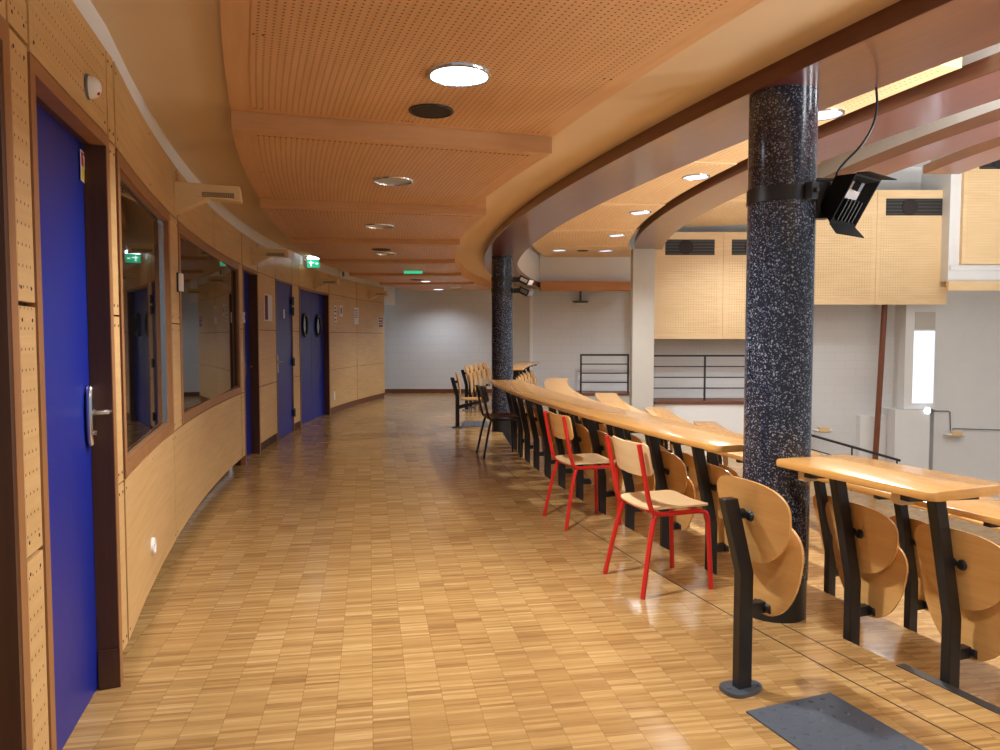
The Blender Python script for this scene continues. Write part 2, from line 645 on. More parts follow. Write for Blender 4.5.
# narrow perforated strip left of the first door
for z0, z1 in ((Z0, S1), (S1 + 0.005, S2), (S2 + 0.005, S3 + 0.02)):
    panel(18.5, 36.5, z0, z1, perf=True)
panel(-60, 17, S3 + 0.02, ZT, perf=True); panel(18, 37.5, S3 + 0.025, ZT, perf=True)
panel(38.5, 113, S3 + 0.012, ZT, perf=True)
for z0, z1 in ((0.0 + Z0, S1), (S1, S2), (S2, S3), (S3, ZT)):
    panel(113.6, 120, z0, z1)
panel(121, 180, S3, ZT); panel(180.6, 216, S3, ZT); panel(216, 243, S3, ZT); panel(243.5, 258.5, S3, ZT); panel(258.8, 276, S3, ZT)
panel(276, 292.6, S3, ZT); panel(292.8, 299.5, S3, ZT); panel(299.6, 329.3, S3, ZT); panel(329.5, 356.8, S3, ZT); panel(357, px_end, S3, ZT)
panel(121, 171.8, Z0, S1); panel(172, 240, Z0, S1)
for z0, z1 in ((S1, S2), (S2, S3)):
    panel(171.8, 180, z0, z1)
for z0, z1 in ((Z0, S1), (S1, S2), (S2, S3)):
    panel(240.4, 243.4, z0, z1)
    panel(259, 276, z0, z1)
    panel(293, 299.4, z0, z1)
    panel(329.6, 356.8, z0, z1)
    panel(357, px_end, z0, z1)
# recessed skirting under the floating panels
m = MB(); m.arc(RW + 0.17, RW + 0.19, wl(121), wl(243.4), 0, 0.115, 20); struct(m.build('baseboard_left', 'skirt'))
m = MB(); m.arc(RW + 0.02, RW + 0.05, wl(329.4), wl(px_end), 0, 0.10, 10); struct(m.build('baseboard_left', 'skirt'))


def jamb_frame(m, pxa, pxb, z0, z1, fw, R0, R1, sill=False, mul_right=1.0):
    """face frame around an opening; pxa..pxb is the outer width"""
    a0, a1 = wl(pxa), wl(pxb)
    w = fw / RW
    m.arc(R0, R1, a0, a0 - w, z0, z1, 2)
    m.arc(R0, R1, a1 + w * mul_right, a1, z0, z1, 2)
    m.arc(R0, R1, a0 - w, a1 + w * mul_right, z1 - fw, z1, 6)
    if sill:
        m.arc(R0, R1, a0 - w, a1 + w * mul_right, z0, z0 + fw, 6)


def door(name, pxa, pxb, fw, depth, zt, mat='blue', ports=None, reveal='reveal', plinth=True):
    root = setting(name)
    fr = MB(); jamb_frame(fr, pxa, pxb, 0, zt, fw, RW - 0.004, RW + 0.05)
    fr.build('door_frame', 'frame', root)
    a0, a1 = wl(pxa) - fw / RW, wl(pxb) + fw / RW
    if depth > 0.03:
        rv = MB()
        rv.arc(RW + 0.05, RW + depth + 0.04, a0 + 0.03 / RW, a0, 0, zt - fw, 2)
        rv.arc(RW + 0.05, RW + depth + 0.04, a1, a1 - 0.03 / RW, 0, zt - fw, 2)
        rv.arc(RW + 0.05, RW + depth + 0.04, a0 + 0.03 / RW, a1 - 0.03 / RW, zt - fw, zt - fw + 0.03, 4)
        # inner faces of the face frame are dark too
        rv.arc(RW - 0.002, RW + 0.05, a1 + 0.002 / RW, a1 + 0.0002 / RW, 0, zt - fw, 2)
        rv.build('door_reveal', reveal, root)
    lf = MB(); lf.arc(RW + depth, RW + depth + 0.04, a0, a1, 0.008, zt - fw, 8)
    leaf = lf.build('door_leaf', mat, root)
    return root, leaf, a0, a1


# door_1: nearest, set back 10 cm, dark far reveal with plinth block, chrome handle and sticker
d1, leaf, a0, a1 = door('door_1', 37, 113.2, 0.045, 0.075, S3 + 0.008)
m = MB(); m.arc(RW - 0.006, RW + 0.07, a1 + 0.012 / RW, a1 + 0.0003, 0, 0.155, 2); m.build('plinth_block', 'reveal', d1)
ah = wall_a(87, RW + 0.075, 416)
T = frame_at(RW + 0.074, ah, wall_z(87, 416, RW + 0.075))
R90 = Matrix.Rotation(pi / 2, 4, 'Y')
hd = bpy.data.objects.new('door_handle', None); COL.objects.link(hd); hd.parent = d1
m = MB()
out = []
for i in range(28):
    t = 2 * pi * i / 28
    c, s = cos(t), sin(t)
    out.append((0.118 * (abs(c) ** 0.9) * (1 if c >= 0 else -1), 0.04 * (abs(s) ** 0.7) * (1 if s >= 0 else -1)))
m.prism(out, 0.022, T @ R90)
m.build('handle_plate', 'chrome', hd, bevel=0.008)
m = MB()
m.tube([T @ Vector(c) for c in ((0.015, 0, 0.012), (0.055, 0, 0.012), (0.066, 0.006, 0.012), (0.07, 0.03, 0.012), (0.07, 0.115, 0.010))], [0.011, 0.011, 0.011, 0.010, 0.009], 10)
m.build('lever', 'chrome', hd)
m = MB(); m.lathe([(0, 0.016), (0.010, 0.016), (0.011, 0)], 14, T @ Matrix.Translation((0.016, 0, -0.065)) @ R90); m.build('lock_cylinder', 'chrome', hd)
# fire sticker on the door leaf
asx = wall_a(83.5, RW + 0.075, 168)
st = bpy.data.objects.new('fire_sticker', None); COL.objects.link(st); st.parent = d1; st['label'] = 'red white and yellow fire safety sticker'
T = frame_at(RW + 0.074, asx, wall_z(83.5, 168, RW + 0.075))
m = MB(); m.box(-0.0005, 0.0015, -0.062, 0.062, -0.057, 0.057, T); m.build('sticker_sheet', 'paper', st)
m = MB(); m.box(0, 0.0022, -0.054, 0.054, 0.0, 0.051, T); m.build('red_field', 'stick_red', st)
m = MB(); m.box(0, 0.0022, -0.054, 0.054, -0.051, 0.0, T)
m.build('yellow_field', 'stick_yel', st)
m = MB(); m.box(0, 0.0030, -0.014, 0.008, -0.008, 0.036, T); m.box(0, 0.003, -0.026, 0.02, 0.034, 0.042, T); m.build('white_mark', 'paper', st)

# the frame of one more doorway at the very left edge of the view
d0 = setting('door_5')
m = MB(); m.arc(RW - 0.004, RW + 0.06, wl(17.5), wl(17.5) + 0.05 / RW, 0, S3 + 0.02, 2); m.arc(RW - 0.004, RW + 0.06, wl(17.5) + 0.05 / RW, wl(-120), S3 - 0.04, S3 + 0.02, 4); m.build('door_frame', 'frame', d0)
m = MB(); m.arc(RW - 0.002, RW + 0.16, wl(17.5) + 0.05 / RW, wl(17.5) + 0.075 / RW, 0, S3 - 0.04, 2); m.build('door_reveal', 'reveal', d0)
m = MB(); m.arc(RW + 0.12, RW + 0.16, wl(17.5) + 0.075 / RW, wl(-120), 0.01, S3 - 0.04, 4); m.build('door_leaf', 'reveal', d0)

# door_2: narrow blue door in a recess
d2, leaf, a0, a1 = door('door_2', 243.4, 258.6, 0.04, 0.10, S3)
T = frame_at(RW + 0.10, wall_a(245.2, RW + 0.1), 1.02)
m = MB(); m.box(0, 0.008, -0.02, 0.02, -0.1, 0.1, T); m.tube([T @ Vector(c) for c in ((0, 0, 0.02), (0.05, 0, 0.02), (0.055, 0.09, 0.02))], 0.009, 8); m.build('door_handle', 'chrome', d2)
# door_3: flush blue door with black hinges on its far side and a small white plate
d3, leaf, a0, a1 = door('door_3', 276.2, 292.8, 0.02, 0.012, S3)
for z in (0.28, 1.02, 1.75, 1.90):
    T = frame_at(RW, a1, z)
    m = MB(); m.box(-0.002, 0.016, -0.055, 0.055, -0.045, 0.045, T)
    m.tube([T @ Vector((0.018, 0, -0.06)), T @ Vector((0.018, 0, 0.06))], 0.012, 8); m.build('door_hinge', 'black', d3)
T = frame_at(RW + 0.01, wl(277.5), 1.02)
m = MB(); m.box(0, 0.010, -0.025, 0.025, -0.12, 0.12, T); m.tube([T @ Vector(c) for c in ((0, 0, 0.03), (0.055, 0, 0.03), (0.06, 0.11, 0.03))], 0.010, 8); m.build('door_handle', 'chrome', d3)
T = frame_at(RW + 0.008, wl(284.6), 1.70)
m = MB(); m.box(0, 0.006, -0.035, 0.035, -0.06, 0.06, T); m.build('door_plate', 'plastic', d3)
# door_4: recessed double door with two oval portholes
d4, leaf, a0, a1 = door('door_4', 299.8, 329.2, 0.035, 0.09, S3)
for i, px in enumerate((304.2, 317.6)):
    T = frame_at(RW + 0.088, wall_a(px, RW + 0.09), 1.57) @ R90
    m = MB(); S = Matrix.Diagonal((1.0, 0.8, 1, 1))
    m.lathe([(0.150, 0.0), (0.190, 0.002), (0.194, 0.020), (0.186, 0.032), (0.160, 0.032), (0.150, 0.02)], 32, T @ S, close=True)
    rim = m.build('porthole', 'black', d4)
    m = MB(); m.lathe([(0, 0.012), (0.155, 0.012), (0.155, 0.004), (0, 0.004)], 32, T @ S); m.build('porthole_pane', 'glass', rim)
m = MB()
ac = wall_a(311.2, RW + 0.09)
m.arc(RW + 0.0885, RW + 0.10, ac + 0.003 / RW, ac - 0.003 / RW, 0.01, S3 - 0.04, 1); m.build('meeting_seam', 'seam', d4)


# windows: brown frames, recessed dark glass
def window(name, pxa, pxb, z0, z1, fw, depth):
    root = setting(name)
    fr = MB(); jamb_frame(fr, pxa, pxb, z0, z1, fw, RW - 0.004, RW + 0.045, sill=True)
    a0, a1 = wl(pxa) - fw / RW, wl(pxb) + fw / RW
    f = fr.build('window_frame', 'frame', root)
    rv = MB()
    R0, R1 = RW + 0.044, RW + depth + 0.05
    rv.arc(R0, R1, a0 + 0.02 / RW, a0, z0 + fw, z1 - fw, 2); rv.arc(R0, R1, a1, a1 - 0.02 / RW, z0 + fw, z1 - fw, 2)
    rv.arc(R0, R1, a0, a1, z1 - fw, z1 - fw + 0.02, 6); rv.arc(R0, R1, a0, a1, z0 + fw - 0.02, z0 + fw, 6)
    rv.build('window_reveal', 'frame', root)
    bd = MB()
    w = 0.014 / RW
    R0, R1 = RW + depth - 0.014, RW + depth + 0.002
    bd.arc(R0, R1, a0, a0 - w, z0 + fw, z1 - fw, 2); bd.arc(R0, R1, a1 + w, a1, z0 + fw, z1 - fw, 2)
    bd.arc(R0, R1, a0 - w, a1 + w, z0 + fw, z0 + fw + 0.014, 6); bd.arc(R0, R1, a0 - w, a1 + w, z1 - fw - 0.014, z1 - fw, 6)
    bd.build('glazing_bead', 'chrome' if name == 'window_1' else 'reveal', root)
    gl = MB()
    p0, p1 = P(RW + depth, a0), P(RW + depth, a1)
    d = (p1 - p0); nrm = Vector((-d.y, d.x, 0)).normalized() * 0.006
    gl.hexa([p0 + Vector((0, 0, z0 + fw)), p1 + Vector((0, 0, z0 + fw)), p1 + nrm + Vector((0, 0, z0 + fw)), p0 + nrm + Vector((0, 0, z0 + fw)),
             p0 + Vector((0, 0, z1 - fw)), p1 + Vector((0, 0, z1 - fw)), p1 + nrm + Vector((0, 0, z1 - fw)), p0 + nrm + Vector((0, 0, z1 - fw))])
    gl.build('window_pane', 'glass', root)
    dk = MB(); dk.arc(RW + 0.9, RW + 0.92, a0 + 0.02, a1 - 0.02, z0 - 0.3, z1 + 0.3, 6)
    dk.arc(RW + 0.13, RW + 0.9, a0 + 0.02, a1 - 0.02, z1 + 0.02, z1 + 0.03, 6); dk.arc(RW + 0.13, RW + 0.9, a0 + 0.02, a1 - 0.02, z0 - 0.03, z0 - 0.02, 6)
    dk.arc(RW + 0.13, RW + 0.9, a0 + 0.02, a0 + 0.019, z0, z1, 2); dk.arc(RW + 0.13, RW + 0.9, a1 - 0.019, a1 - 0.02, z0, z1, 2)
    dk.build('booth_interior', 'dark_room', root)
    return root


window('window_1', 121, 171.6, S1 + 0.005, S3 - 0.005, 0.06, 0.036)
window('window_2', 180.2, 240, S1 + 0.005, S3 - 0.005, 0.068, 0.03)


# things on the wall
def wall_light(px, py, label):
    a = wall_a(px, RW, py)
    t = thing('wall_light', label, 'light', P(RW, a, wall_z(px, py)), a, 'projecting wall lights along the corridor')
    m = MB()   # triangular gusset against the wall, under the housing
    m.hexa([(0.0, -0.05, -0.15), (0.012, -0.05, -0.15), (0.012, 0.05, -0.15), (0.0, 0.05, -0.15), (0, -0.05, -0.03), (0.22, -0.05, -0.045), (0.22, 0.05, -0.045), (0, 0.05, -0.03)])
    m.build('bracket', 'cream', t, bevel=0.003)
    m = MB()
    m.hexa([(0.0, -0.06, -0.035), (0.41, -0.06, -0.062), (0.41, 0.06, -0.062), (0.0, 0.06, -0.035), (0.0, -0.06, 0.045), (0.40, -0.06, 0.032), (0.40, 0.06, 0.032), (0.0, 0.06, 0.045)])
    m.build('housing', 'cream', t, bevel=0.006)
    m = MB()
    for i in range(14):
        x = 0.17 + i * 0.0142
        for j in range(3):
            z = -0.045 + j * 0.011
            m.box(x, x + 0.009, -0.0625, -0.058, z, z + 0.007)
    m.build('vent_slots', 'dark_grille', t)
    return t


wall_light(175, 190, 'nearest cream wall light, jutting out between the two dark windows')
wall_light(252, 252, 'second cream wall light, just past the narrow recessed blue door')
wall_light(314, 280.5, 'third cream wall light, above the double blue door with portholes')
wall_light(369, 293, 'farthest cream wall light, at the end of the wood panelled wall')


def wall_box(name, label, cat, px, z, w, h, d, mat, R=RW, group=None, extra=None):
    t = thing(name, label, cat, P(R, wl(px), z), wl(px), group)
    m = MB(); m.box(0, d, -w / 2, w / 2, -h / 2, h / 2); m.build('body', mat, t, bevel=min(0.004, d / 3))
    if extra:
        extra(t)
    return t


def bars(t, w, h, d, rows, mat='ink', x0=-0.42, x1=0.36):
    m = MB()
    for i, (a, b) in enumerate(rows):
        m.box(d, d + 0.0012, x0 * w, x1 * w * (0.6 + 0.4 * ((i * 7) % 3) / 2), a * h, b * h)
    return m.build('print', mat, t)


wall_box('call_box', 'small white box with a black back on the post between the windows', 'intercom', 178.6, 1.735, 0.06, 0.115, 0.034, 'plastic',
         extra=lambda t: [MB().box(-0.0, 0.012, -0.036, 0.036, -0.062, 0.062).build('back_plate', 'black', t), MB().box(0.034, 0.0355, -0.018, 0.018, -0.03, 0.03).build('label_strip', 'paper', t)])
wall_box('card_reader', 'small white box on the strip beside the narrow recessed blue door', 'intercom', 242.2, 1.585, 0.055, 0.11, 0.03, 'plastic',
         extra=lambda t: [MB().box(0.03, 0.0315, -0.015, 0.015, -0.02, 0.03).build('label_strip', 'ink', t)])
w, h = 0.46, 0.33
wall_box('poster', 'white poster with a maroon column on the panel between two blue doors', 'poster', 268.5, wall_z(268.5, 308), w, h, 0.004, 'paper',
         extra=lambda t: [MB().box(0.004, 0.0055, -0.20, -0.03, -0.15, 0.15).build('print', 'maroon', t)])
wall_box('direction_label', 'tall narrow white label just right of the porthole doors', 'sign', 335.6, wall_z(335.6, 314), 0.16, 0.30, 0.004, 'paper',
         extra=lambda t: bars(t, 0.16, 0.30, 0.004, [(-0.4, -0.3), (-0.15, -0.05), (0.1, 0.2), (0.3, 0.4)]))
wall_box('notice', 'small white notice with a dark pictogram, highest on the end panels', 'notice', 341.3, wall_z(341.3, 311), 0.20, 0.21, 0.004, 'paper',
         extra=lambda t: [MB().box(0.004, 0.0055, -0.045, 0.045, -0.05, 0.06).build('print', 'ink', t)])
wall_box('notice', 'white sheet of paper pinned across the seam of the end panels', 'notice', 356.6, wall_z(356.6, 316), 0.28, 0.34, 0.004, 'paper',
         extra=lambda t: bars(t, 0.28, 0.34, 0.004, [(0.3, 0.36), (0.2, 0.24), (0.1, 0.14), (0.0, 0.04), (-0.1, -0.06)]))
wall_box('notice', 'purple notice at the far end of the wood panelled wall', 'notice', 380.9, wall_z(380.9, 322.5), 0.22, 0.20, 0.004, 'purple',
         extra=lambda t: bars(t, 0.22, 0.20, 0.004, [(0.25, 0.38), (-0.05, 0.03), (-0.25, -0.18)], 'paper'))
wall_box('wall_socket', 'white square socket low on the panel right of the porthole doors', 'socket', 333.3, wall_z(333.3, 396), 0.085, 0.16, 0.014, 'plastic')
wall_box('motion_sensor', 'small square grey sensor on the white band above the end panels', 'sensor', 342.0, wall_z(342, 274.5), 0.16, 0.12, 0.05, 'plastic', R=RW + 0.02,
         extra=lambda t: [MB().lathe([(0.02, 0), (0.05, 0), (0.05, 0.015), (0.02, 0.015)], 16, Matrix.Translation((0.05, 0, 0)) @ R90, close=True).build('lens_ring', 'ink', t)])

aso = wall_a(152, RW, 546)
t = thing('wall_socket', 'round white socket low on the first wood panel under the window', 'socket', P(RW, aso, wall_z(152, 546)), aso)
m = MB(); m.lathe([(0, 0.010), (0.026, 0.010), (0.036, 0.016), (0.043, 0.012), (0.045, 0)], 28, R90); m.build('face_plate', 'plastic', t)
m = MB(); m.lathe([(0, 0.0115), (0.005, 0.0115), (0.005, 0.009)], 10, Matrix.Translation((0, -0.010, 0)) @ R90)
m.lathe([(0, 0.0115), (0.005, 0.0115), (0.005, 0.009)], 10, Matrix.Translation((0, 0.010, 0)) @ R90); m.build('socket_hole', 'ink', t)

ax_ = wall_a(87, RW, 87)
t = thing('fire_alarm', 'white domed fire alarm with a red light above the nearest blue door', 'alarm', P(RW, ax_, wall_z(87, 87)), ax_)
m = MB(); m.lathe([(0, 0.008), (0.042, 0.008), (0.043, 0)], 28, R90); m.build('back_plate', 'ink', t)
m = MB(); m.lathe([(0, 0.046), (0.015, 0.044), (0.028, 0.037), (0.036, 0.024), (0.039, 0.008)], 28, R90); m.build('dome', 'plastic', t)
m = MB(); m.lathe([(0, 0.009), (0.006, 0.006), (0.007, 0)], 12, Matrix.Translation((0.034, -0.012, -0.022)) @ R90); m.build('indicator', 'stick_red', t)

# green exit sign on the white band, with its white emergency lamp above
aex = wl(306)
t = thing('exit_sign', 'lit green exit sign with white lamp on the white band above the doors', 'sign', P(RW, aex, 2.53), aex)
m = MB(); m.box(0.0, 0.03, -0.03, 0.03, 0.04, 0.12); m.box(0.03, 0.24, -0.028, 0.028, -0.08, 0.10); m.build('housing', 'plastic', t, bevel=0.005)
m = MB(); m.box(0.04, 0.23, -0.031, -0.027, -0.07, 0.05); m.build('sign_face', 'green', t)
m = MB(); m.box(0.09, 0.11, -0.033, -0.03, -0.05, 0.03); m.box(0.07, 0.15, -0.033, -0.03, -0.005, 0.012); m.box(0.17, 0.21, -0.033, -0.03, -0.02, 0.0); m.build('figure', 'white_glow', t)
m = MB(); m.box(0.05, 0.23, -0.034, -0.026, 0.06, 0.095); m.build('lamp', 'spot_glow', t)

# ------------------------------------------------------------------ corridor ceiling
ZS = 2.635
m = MB(); m.arc(24.5, 28.2, A(26, -2.5), A(26, 18.2), ZS, ZS + 0.15, 48)
ceiling = struct(m.build('ceiling', 'soffit'))
RL, RR = 27.33, 25.38
bounds = [0.457, 0.376, 0.295, 0.210, 0.129, 0.048, -0.033, -0.114, -0.212]
heights = [(2.615, 2.615), (2.60, 2.60), (2.505, 2.55), (2.475, 2.52), (2.46, 2.505), (2.45, 2.495), (2.44, 2.49), (2.44, 2.49)]
LIGHT_R = 26.3
names = ['in front of the lit one, at the near end of the corridor', 'with the lit downlight and black speaker, nearest in view', 'second from the front, with an unlit downlight', 'third from the front, with an unlit downlight',
         'fourth from the front, with a speaker beside its downlight', 'fifth from the front, carrying the green exit sign', 'sixth from the front, with a speaker and downlight',
         'farthest along the corridor, close to the white end wall']


def ceil_z(k, a):
    a0, a1 = bounds[k], bounds[k + 1]
    z0, z1 = heights[k]
    return z0 + (z1 - z0) * (a0 - a) / (a0 - a1)


for k in range(8):
    a0, a1 = bounds[k], bounds[k + 1]
    z0, z1 = heights[k]
    t = thing('ceiling_panel', 'perforated wood ceiling panel ' + names[k], 'ceiling panel', P(26.4, (a0 + a1) / 2, ZS), 0, 'stepped wood ceiling panels over the corridor')
    inv = Matrix.Translation(-t.location)
    rr = RR + (0.10 if k < 3 else 0.0)
    m = MB(); m.arc(rr, RL, a0 - 0.0003, a1, None, ZS + 0.002, 12, za=z0, zb=z1); m.bm.transform(inv); m.build('panel_frame', 'ceil', t)
    b = 0.11
    m = MB(); m.arc(rr + b, RL - b, a0 - b / 26.4, a1 + b * 0.5 / 26.4, None, min(z0, z1) + 0.03, 12, za=z0 - 0.0025, zb=z1 - 0.0025); m.mi = 1
    for R_ in (rr + b + 0.03, rr + 0.9, LIGHT_R + 0.1, RL - b - 0.03):
        for aa in (a0 - b * 1.25 / 26.4, (a0 + a1) / 2, a1 + b * 0.75 / 26.4):
            if abs(R_ - LIGHT_R) < 0.2 and aa == (a0 + a1) / 2:
                continue
            zz = ceil_z(k, aa) - 0.0025
            for dd in (-0.018, 0.018):
                m.lathe([(0, -0.001), (0.006, -0.001), (0.006, 0.004)], 8, Matrix.Translation(P(R_ + dd, aa, zz)))
    m.bm.transform(inv); m.build('perforated_sheet', ['ceil_perf', 'seam'], t)


def downlight(loc, r, label, mat, group, deep=0.02):
    t = thing('ceiling_downlight', label, 'downlight', loc, 0, group)
    m = MB(); m.lathe([(r * 0.88, -0.002), (r * 0.90, -0.012), (r, -0.010), (r * 1.03, 0.0), (r * 1.03, 0.004), (r * 0.88, 0.004)], 40, close=True); m.build('trim_ring', 'chrome', t)
    m = MB()
    if mat == 'reflector':
        m.lathe([(r * 0.89, -0.004), (r * 0.75, -0.003), (r * 0.45, -0.0028), (0, -0.0028)], 40)
        o = m.build('reflector', 'reflector', t)
    else:
        m.lathe([(r * 0.89, -0.006), (r * 0.6, -0.009), (0, -0.010)], 40)
        o = m.build('diffuser', mat, t)
    return t


def lamp(kind, name, loc, energy, color=(1, 1, 1), **kw):
    d = bpy.data.lights.new(name, kind)
    d.energy = energy
    d.color = color
    for k, v in kw.items():
        setattr(d, k, v)
    o = bpy.data.objects.new(name, d)
    COL.objects.link(o)
    o.location = loc
    return o


GL = 'round downlights in the corridor ceiling'
dl = [(1, 0.329, 'led', 'bright lit round downlight in the nearest ceiling panel'), (2, 0.250, 'reflector', 'unlit round downlight in the second ceiling panel'),
      (3, 0.173, 'reflector', 'unlit round downlight in the third ceiling panel'), (4, 0.083, 'reflector', 'unlit round downlight beside the black speaker in the fourth ceiling panel'),
      (6, -0.101, 'led_far', 'distant lit downlight beside a speaker near the white end wall')]
for k, a, mt, lb in dl:
    downlight(P(LIGHT_R, a, ceil_z(k, a) - 0.003), 0.148, lb, mt, GL)
downlight(P(26.6, -0.192, ceil_z(7, -0.192) - 0.003), 0.148, 'last lit downlight in the row, just before the white end wall', 'led_far', GL)
downlight(P(25.98, -0.160, ceil_z(7, -0.16) - 0.003), 0.12, 'last downlight on the column side, just before the white end wall', 'reflector', GL)
for k, a, R_, lb in ((1, 0.307, 26.3, 'round black speaker in the nearest ceiling panel'), (4, 0.104, 26.32, 'round black speaker in the fourth ceiling panel'), (6, -0.078, 26.36, 'distant round black speaker in the sixth ceiling panel')):
    t = thing('ceiling_speaker', lb, 'speaker', P(R_, a, ceil_z(k, a) - 0.003), 0, 'round ceiling speakers')
    m = MB(); m.lathe([(0, -0.010), (0.08, -0.009), (0.108, -0.006), (0.108, 0.002)], 36); m.build('speaker_grille', 'speaker', t)
    m = MB(); m.lathe([(0.106, -0.004), (0.110, -0.010), (0.120, -0.008), (0.122, 0.002), (0.106, 0.002)], 36, close=True); m.build('speaker_rim', 'black', t)
ae = 0.0
t = thing('exit_sign', 'small green exit sign hanging under the fifth ceiling panel', 'sign', P(26.1, ae, ceil_z(5, ae)), 0)
m = MB(); m.box(-0.16, 0.16, -0.03, 0.03, -0.035, 0.0); m.build('housing', 'plastic', t, bevel=0.004)
m = MB(); m.box(-0.15, 0.15, -0.006, 0.006, -0.075, -0.03); m.build('sign_face', 'green', t)


# ------------------------------------------------------------------ curved beams
def beam(idx, R0, R1, z0, h, Ya, Yb, ztop, n=40):
    Rm = (R0 + R1) / 2
    root = setting('ceiling_beam')
    m = MB(); m.arc(R0, R1, A(R1, Ya), A(R1, Yb), z0, z0 + h, n); m.build('beam_casing', 'beam', root, bevel=0.004)
    m = MB(); m.arc(R0 + 0.02, R1 - 0.12, A(R1, Ya), A(R1, Yb), z0 + h * 0.3, ztop, n); m.build('bulkhead', 'white', root)
    return root


ZH = 5.7
beam(1, 24.42, 24.95, 2.55, 0.125, -1.8, 18.2, 3.72, 56)
beam(2, 21.58, 22.18, 3.27, 0.13, -0.5, 16.25, 4.6, 44)
beam(3, 19.15, 19.72, 3.71, 0.13, 2.0, 14.4, 4.9, 36)
beam(4, 17.0, 17.6, 4.11, 0.15, 4.5, 12.6, 5.6, 30)
# white slabs above the hall, rising with the beams
for R0, R1, z in ((21.4, 24.7, 3.72), (19.4, 21.4, 4.45), (17.3, 19.4, 4.9), (9, 17.3, 5.5)):
    m = MB(); m.arc(R0, R1, A(R1, -1.5) if R1 > 14 else 0.8, A((R0 + R1) / 2, 18.2), z, z + 0.15, 40); struct(m.build('ceiling', 'white'))

# hall ceiling panels between the beams
GH = 'wood ceiling panels above the tiers'


def hall_panel(R0, R1, Ya, Yb, z, th, label):
    Rm = (R0 + R1) / 2
    a0, a1 = A(Rm, Ya), A(Rm, Yb)
    t = thing('hall_ceiling_panel', label, 'ceiling panel', P(Rm, (a0 + a1) / 2, z + th), 0, GH)
    inv = Matrix.Translation(-t.location)
    m = MB(); m.arc(R0, R1, a0 - 0.0004, a1, z, z + th, 12); m.bm.transform(inv); m.build('panel_frame', 'hall_veneer', t, bevel=0.004)
    b = 0.10
    m = MB(); m.arc(R0 + b, R1 - b, a0 - b / Rm, a1 + b / Rm, z - 0.0025, z + 0.02, 12); m.bm.transform(inv); m.build('perforated_sheet', 'hall_perf', t)


ya = [5.2, 8.3, 10.9, 13.4, 15.7, 18.0]
za = [3.34, 3.33, 3.31, 3.29, 3.28]
lab = ['nearest pale wood panel over the tiers, its end face showing right of the column', 'second pale wood panel over the tiers, left of the near column', 'third pale wood panel over the tiers',
       'fourth pale wood panel over the tiers', 'farthest pale wood panel over the tiers, with a black speaker']
for i in range(5):
    hall_panel(22.3, 24.3, ya[i], ya[i + 1], za[i], 0.17, lab[i])
hall_panel(19.9, 21.1, 8.6, 11.2, 4.02, 0.15, 'pale wood panel between the second and third curved beams, nearer one')
hall_panel(19.9, 21.1, 11.2, 14.2, 3.99, 0.15, 'pale wood panel between the second and third curved beams, behind the near column')
hall_panel(18.3, 21.1, 14.2, 17.3, 3.98, 0.15, 'pale wood panel past the end of the third curved beam')
hall_panel(17.75, 19.1, 9.2, 11.4, 4.36, 0.15, 'pale wood panel between the third and fourth beams, nearer one')
hall_panel(17.75, 19.1, 11.4, 14.0, 4.33, 0.15, 'pale wood panel between the third and fourth beams, with a downlight')
GD = 'round downlights over the tiers'
for R_, Y, z, lb in ((22.50, 6.62, 3.34, 'hall downlight just right of the near column top'), (22.50, 9.12, 3.33, 'hall downlight left of the near column, largest of its row'), (22.53, 11.58, 3.31, 'hall downlight, second of the row left of the near column'),
                     (22.6, 14.0, 3.29, 'hall downlight, third of the row left of the near column'), (22.8, 16.4, 3.28, 'hall downlight at the far end of the row left of the near column'), (23.8, 16.3, 3.28, 'hall downlight in the farthest panel beside the curved beam'),
                     (18.35, 12.35, 4.33, 'hall downlight high between the last two curved beams'), (19.7, 15.6, 3.98, 'hall downlight just left of the near column, above the vents')):
    downlight(P(R_, A(R_, Y), z - 0.003), 0.165, lb, 'hall_led', GD)
t = thing('ceiling_speaker', 'round black speaker in the farthest ceiling panel over the tiers', 'speaker', P(23.3, A(23.3, 16.4), 3.278), 0, 'round ceiling speakers')
m = MB(); m.lathe([(0, -0.010), (0.10, -0.009), (0.13, -0.006), (0.13, 0.002)], 28); m.build('speaker_grille', 'speaker', t)


# ------------------------------------------------------------------ columns
def column(loc, r, ztop):
    root = setting('column', loc)
    m = MB(); m.lathe([(0, ztop), (r, ztop), (r, 0.19), (0, 0.19)], 64); m.build('shaft', 'terrazzo', root)
    m = MB(); m.lathe([(0, 0.19), (r - 0.006, 0.19), (r - 0.006, -0.21), (0, -0.21)], 64); m.build('plinth', 'black', root)
    return root


C1, C2 = Vector((1.375, 3.655, 0)), Vector((0.035, 10.85, 0))
column(C1, 0.158, 2.555)
column(C2, 0.158, 2.555)

# floodlight strapped to the near column
t = thing('floodlight', 'black floodlight with barn doors strapped to the near column', 'floodlight', (C1.x, C1.y, 2.06), 0)
m = MB(); m.lathe([(0.1585, -0.035), (0.163, -0.035), (0.163, 0.035), (0.1585, 0.035)], 48, close=True); m.build('strap', 'black', t)
v = Vector((0.42, -0.907, 0)).normalized()
ang = atan2(v.y, v.x)
T = Matrix.Rotation(ang, 4, 'Z')
m = MB(); m.box(0.16, 0.205, -0.022, 0.022, -0.04, 0.04, T); m.tube([T @ Vector((0.205, 0, 0)), T @ Vector((0.222, 0, 0))], 0.012, 10); m.build('strap_clamp', 'black', t, bevel=0.004)
m = MB(); m.box(0.16, 0.228, -0.03, 0.03, -0.105, 0.085); m.box(0.15, 0.26, -0.035, 0.035, 0.072, 0.09); m.build('mounting_bracket', 'black', t, bevel=0.004)
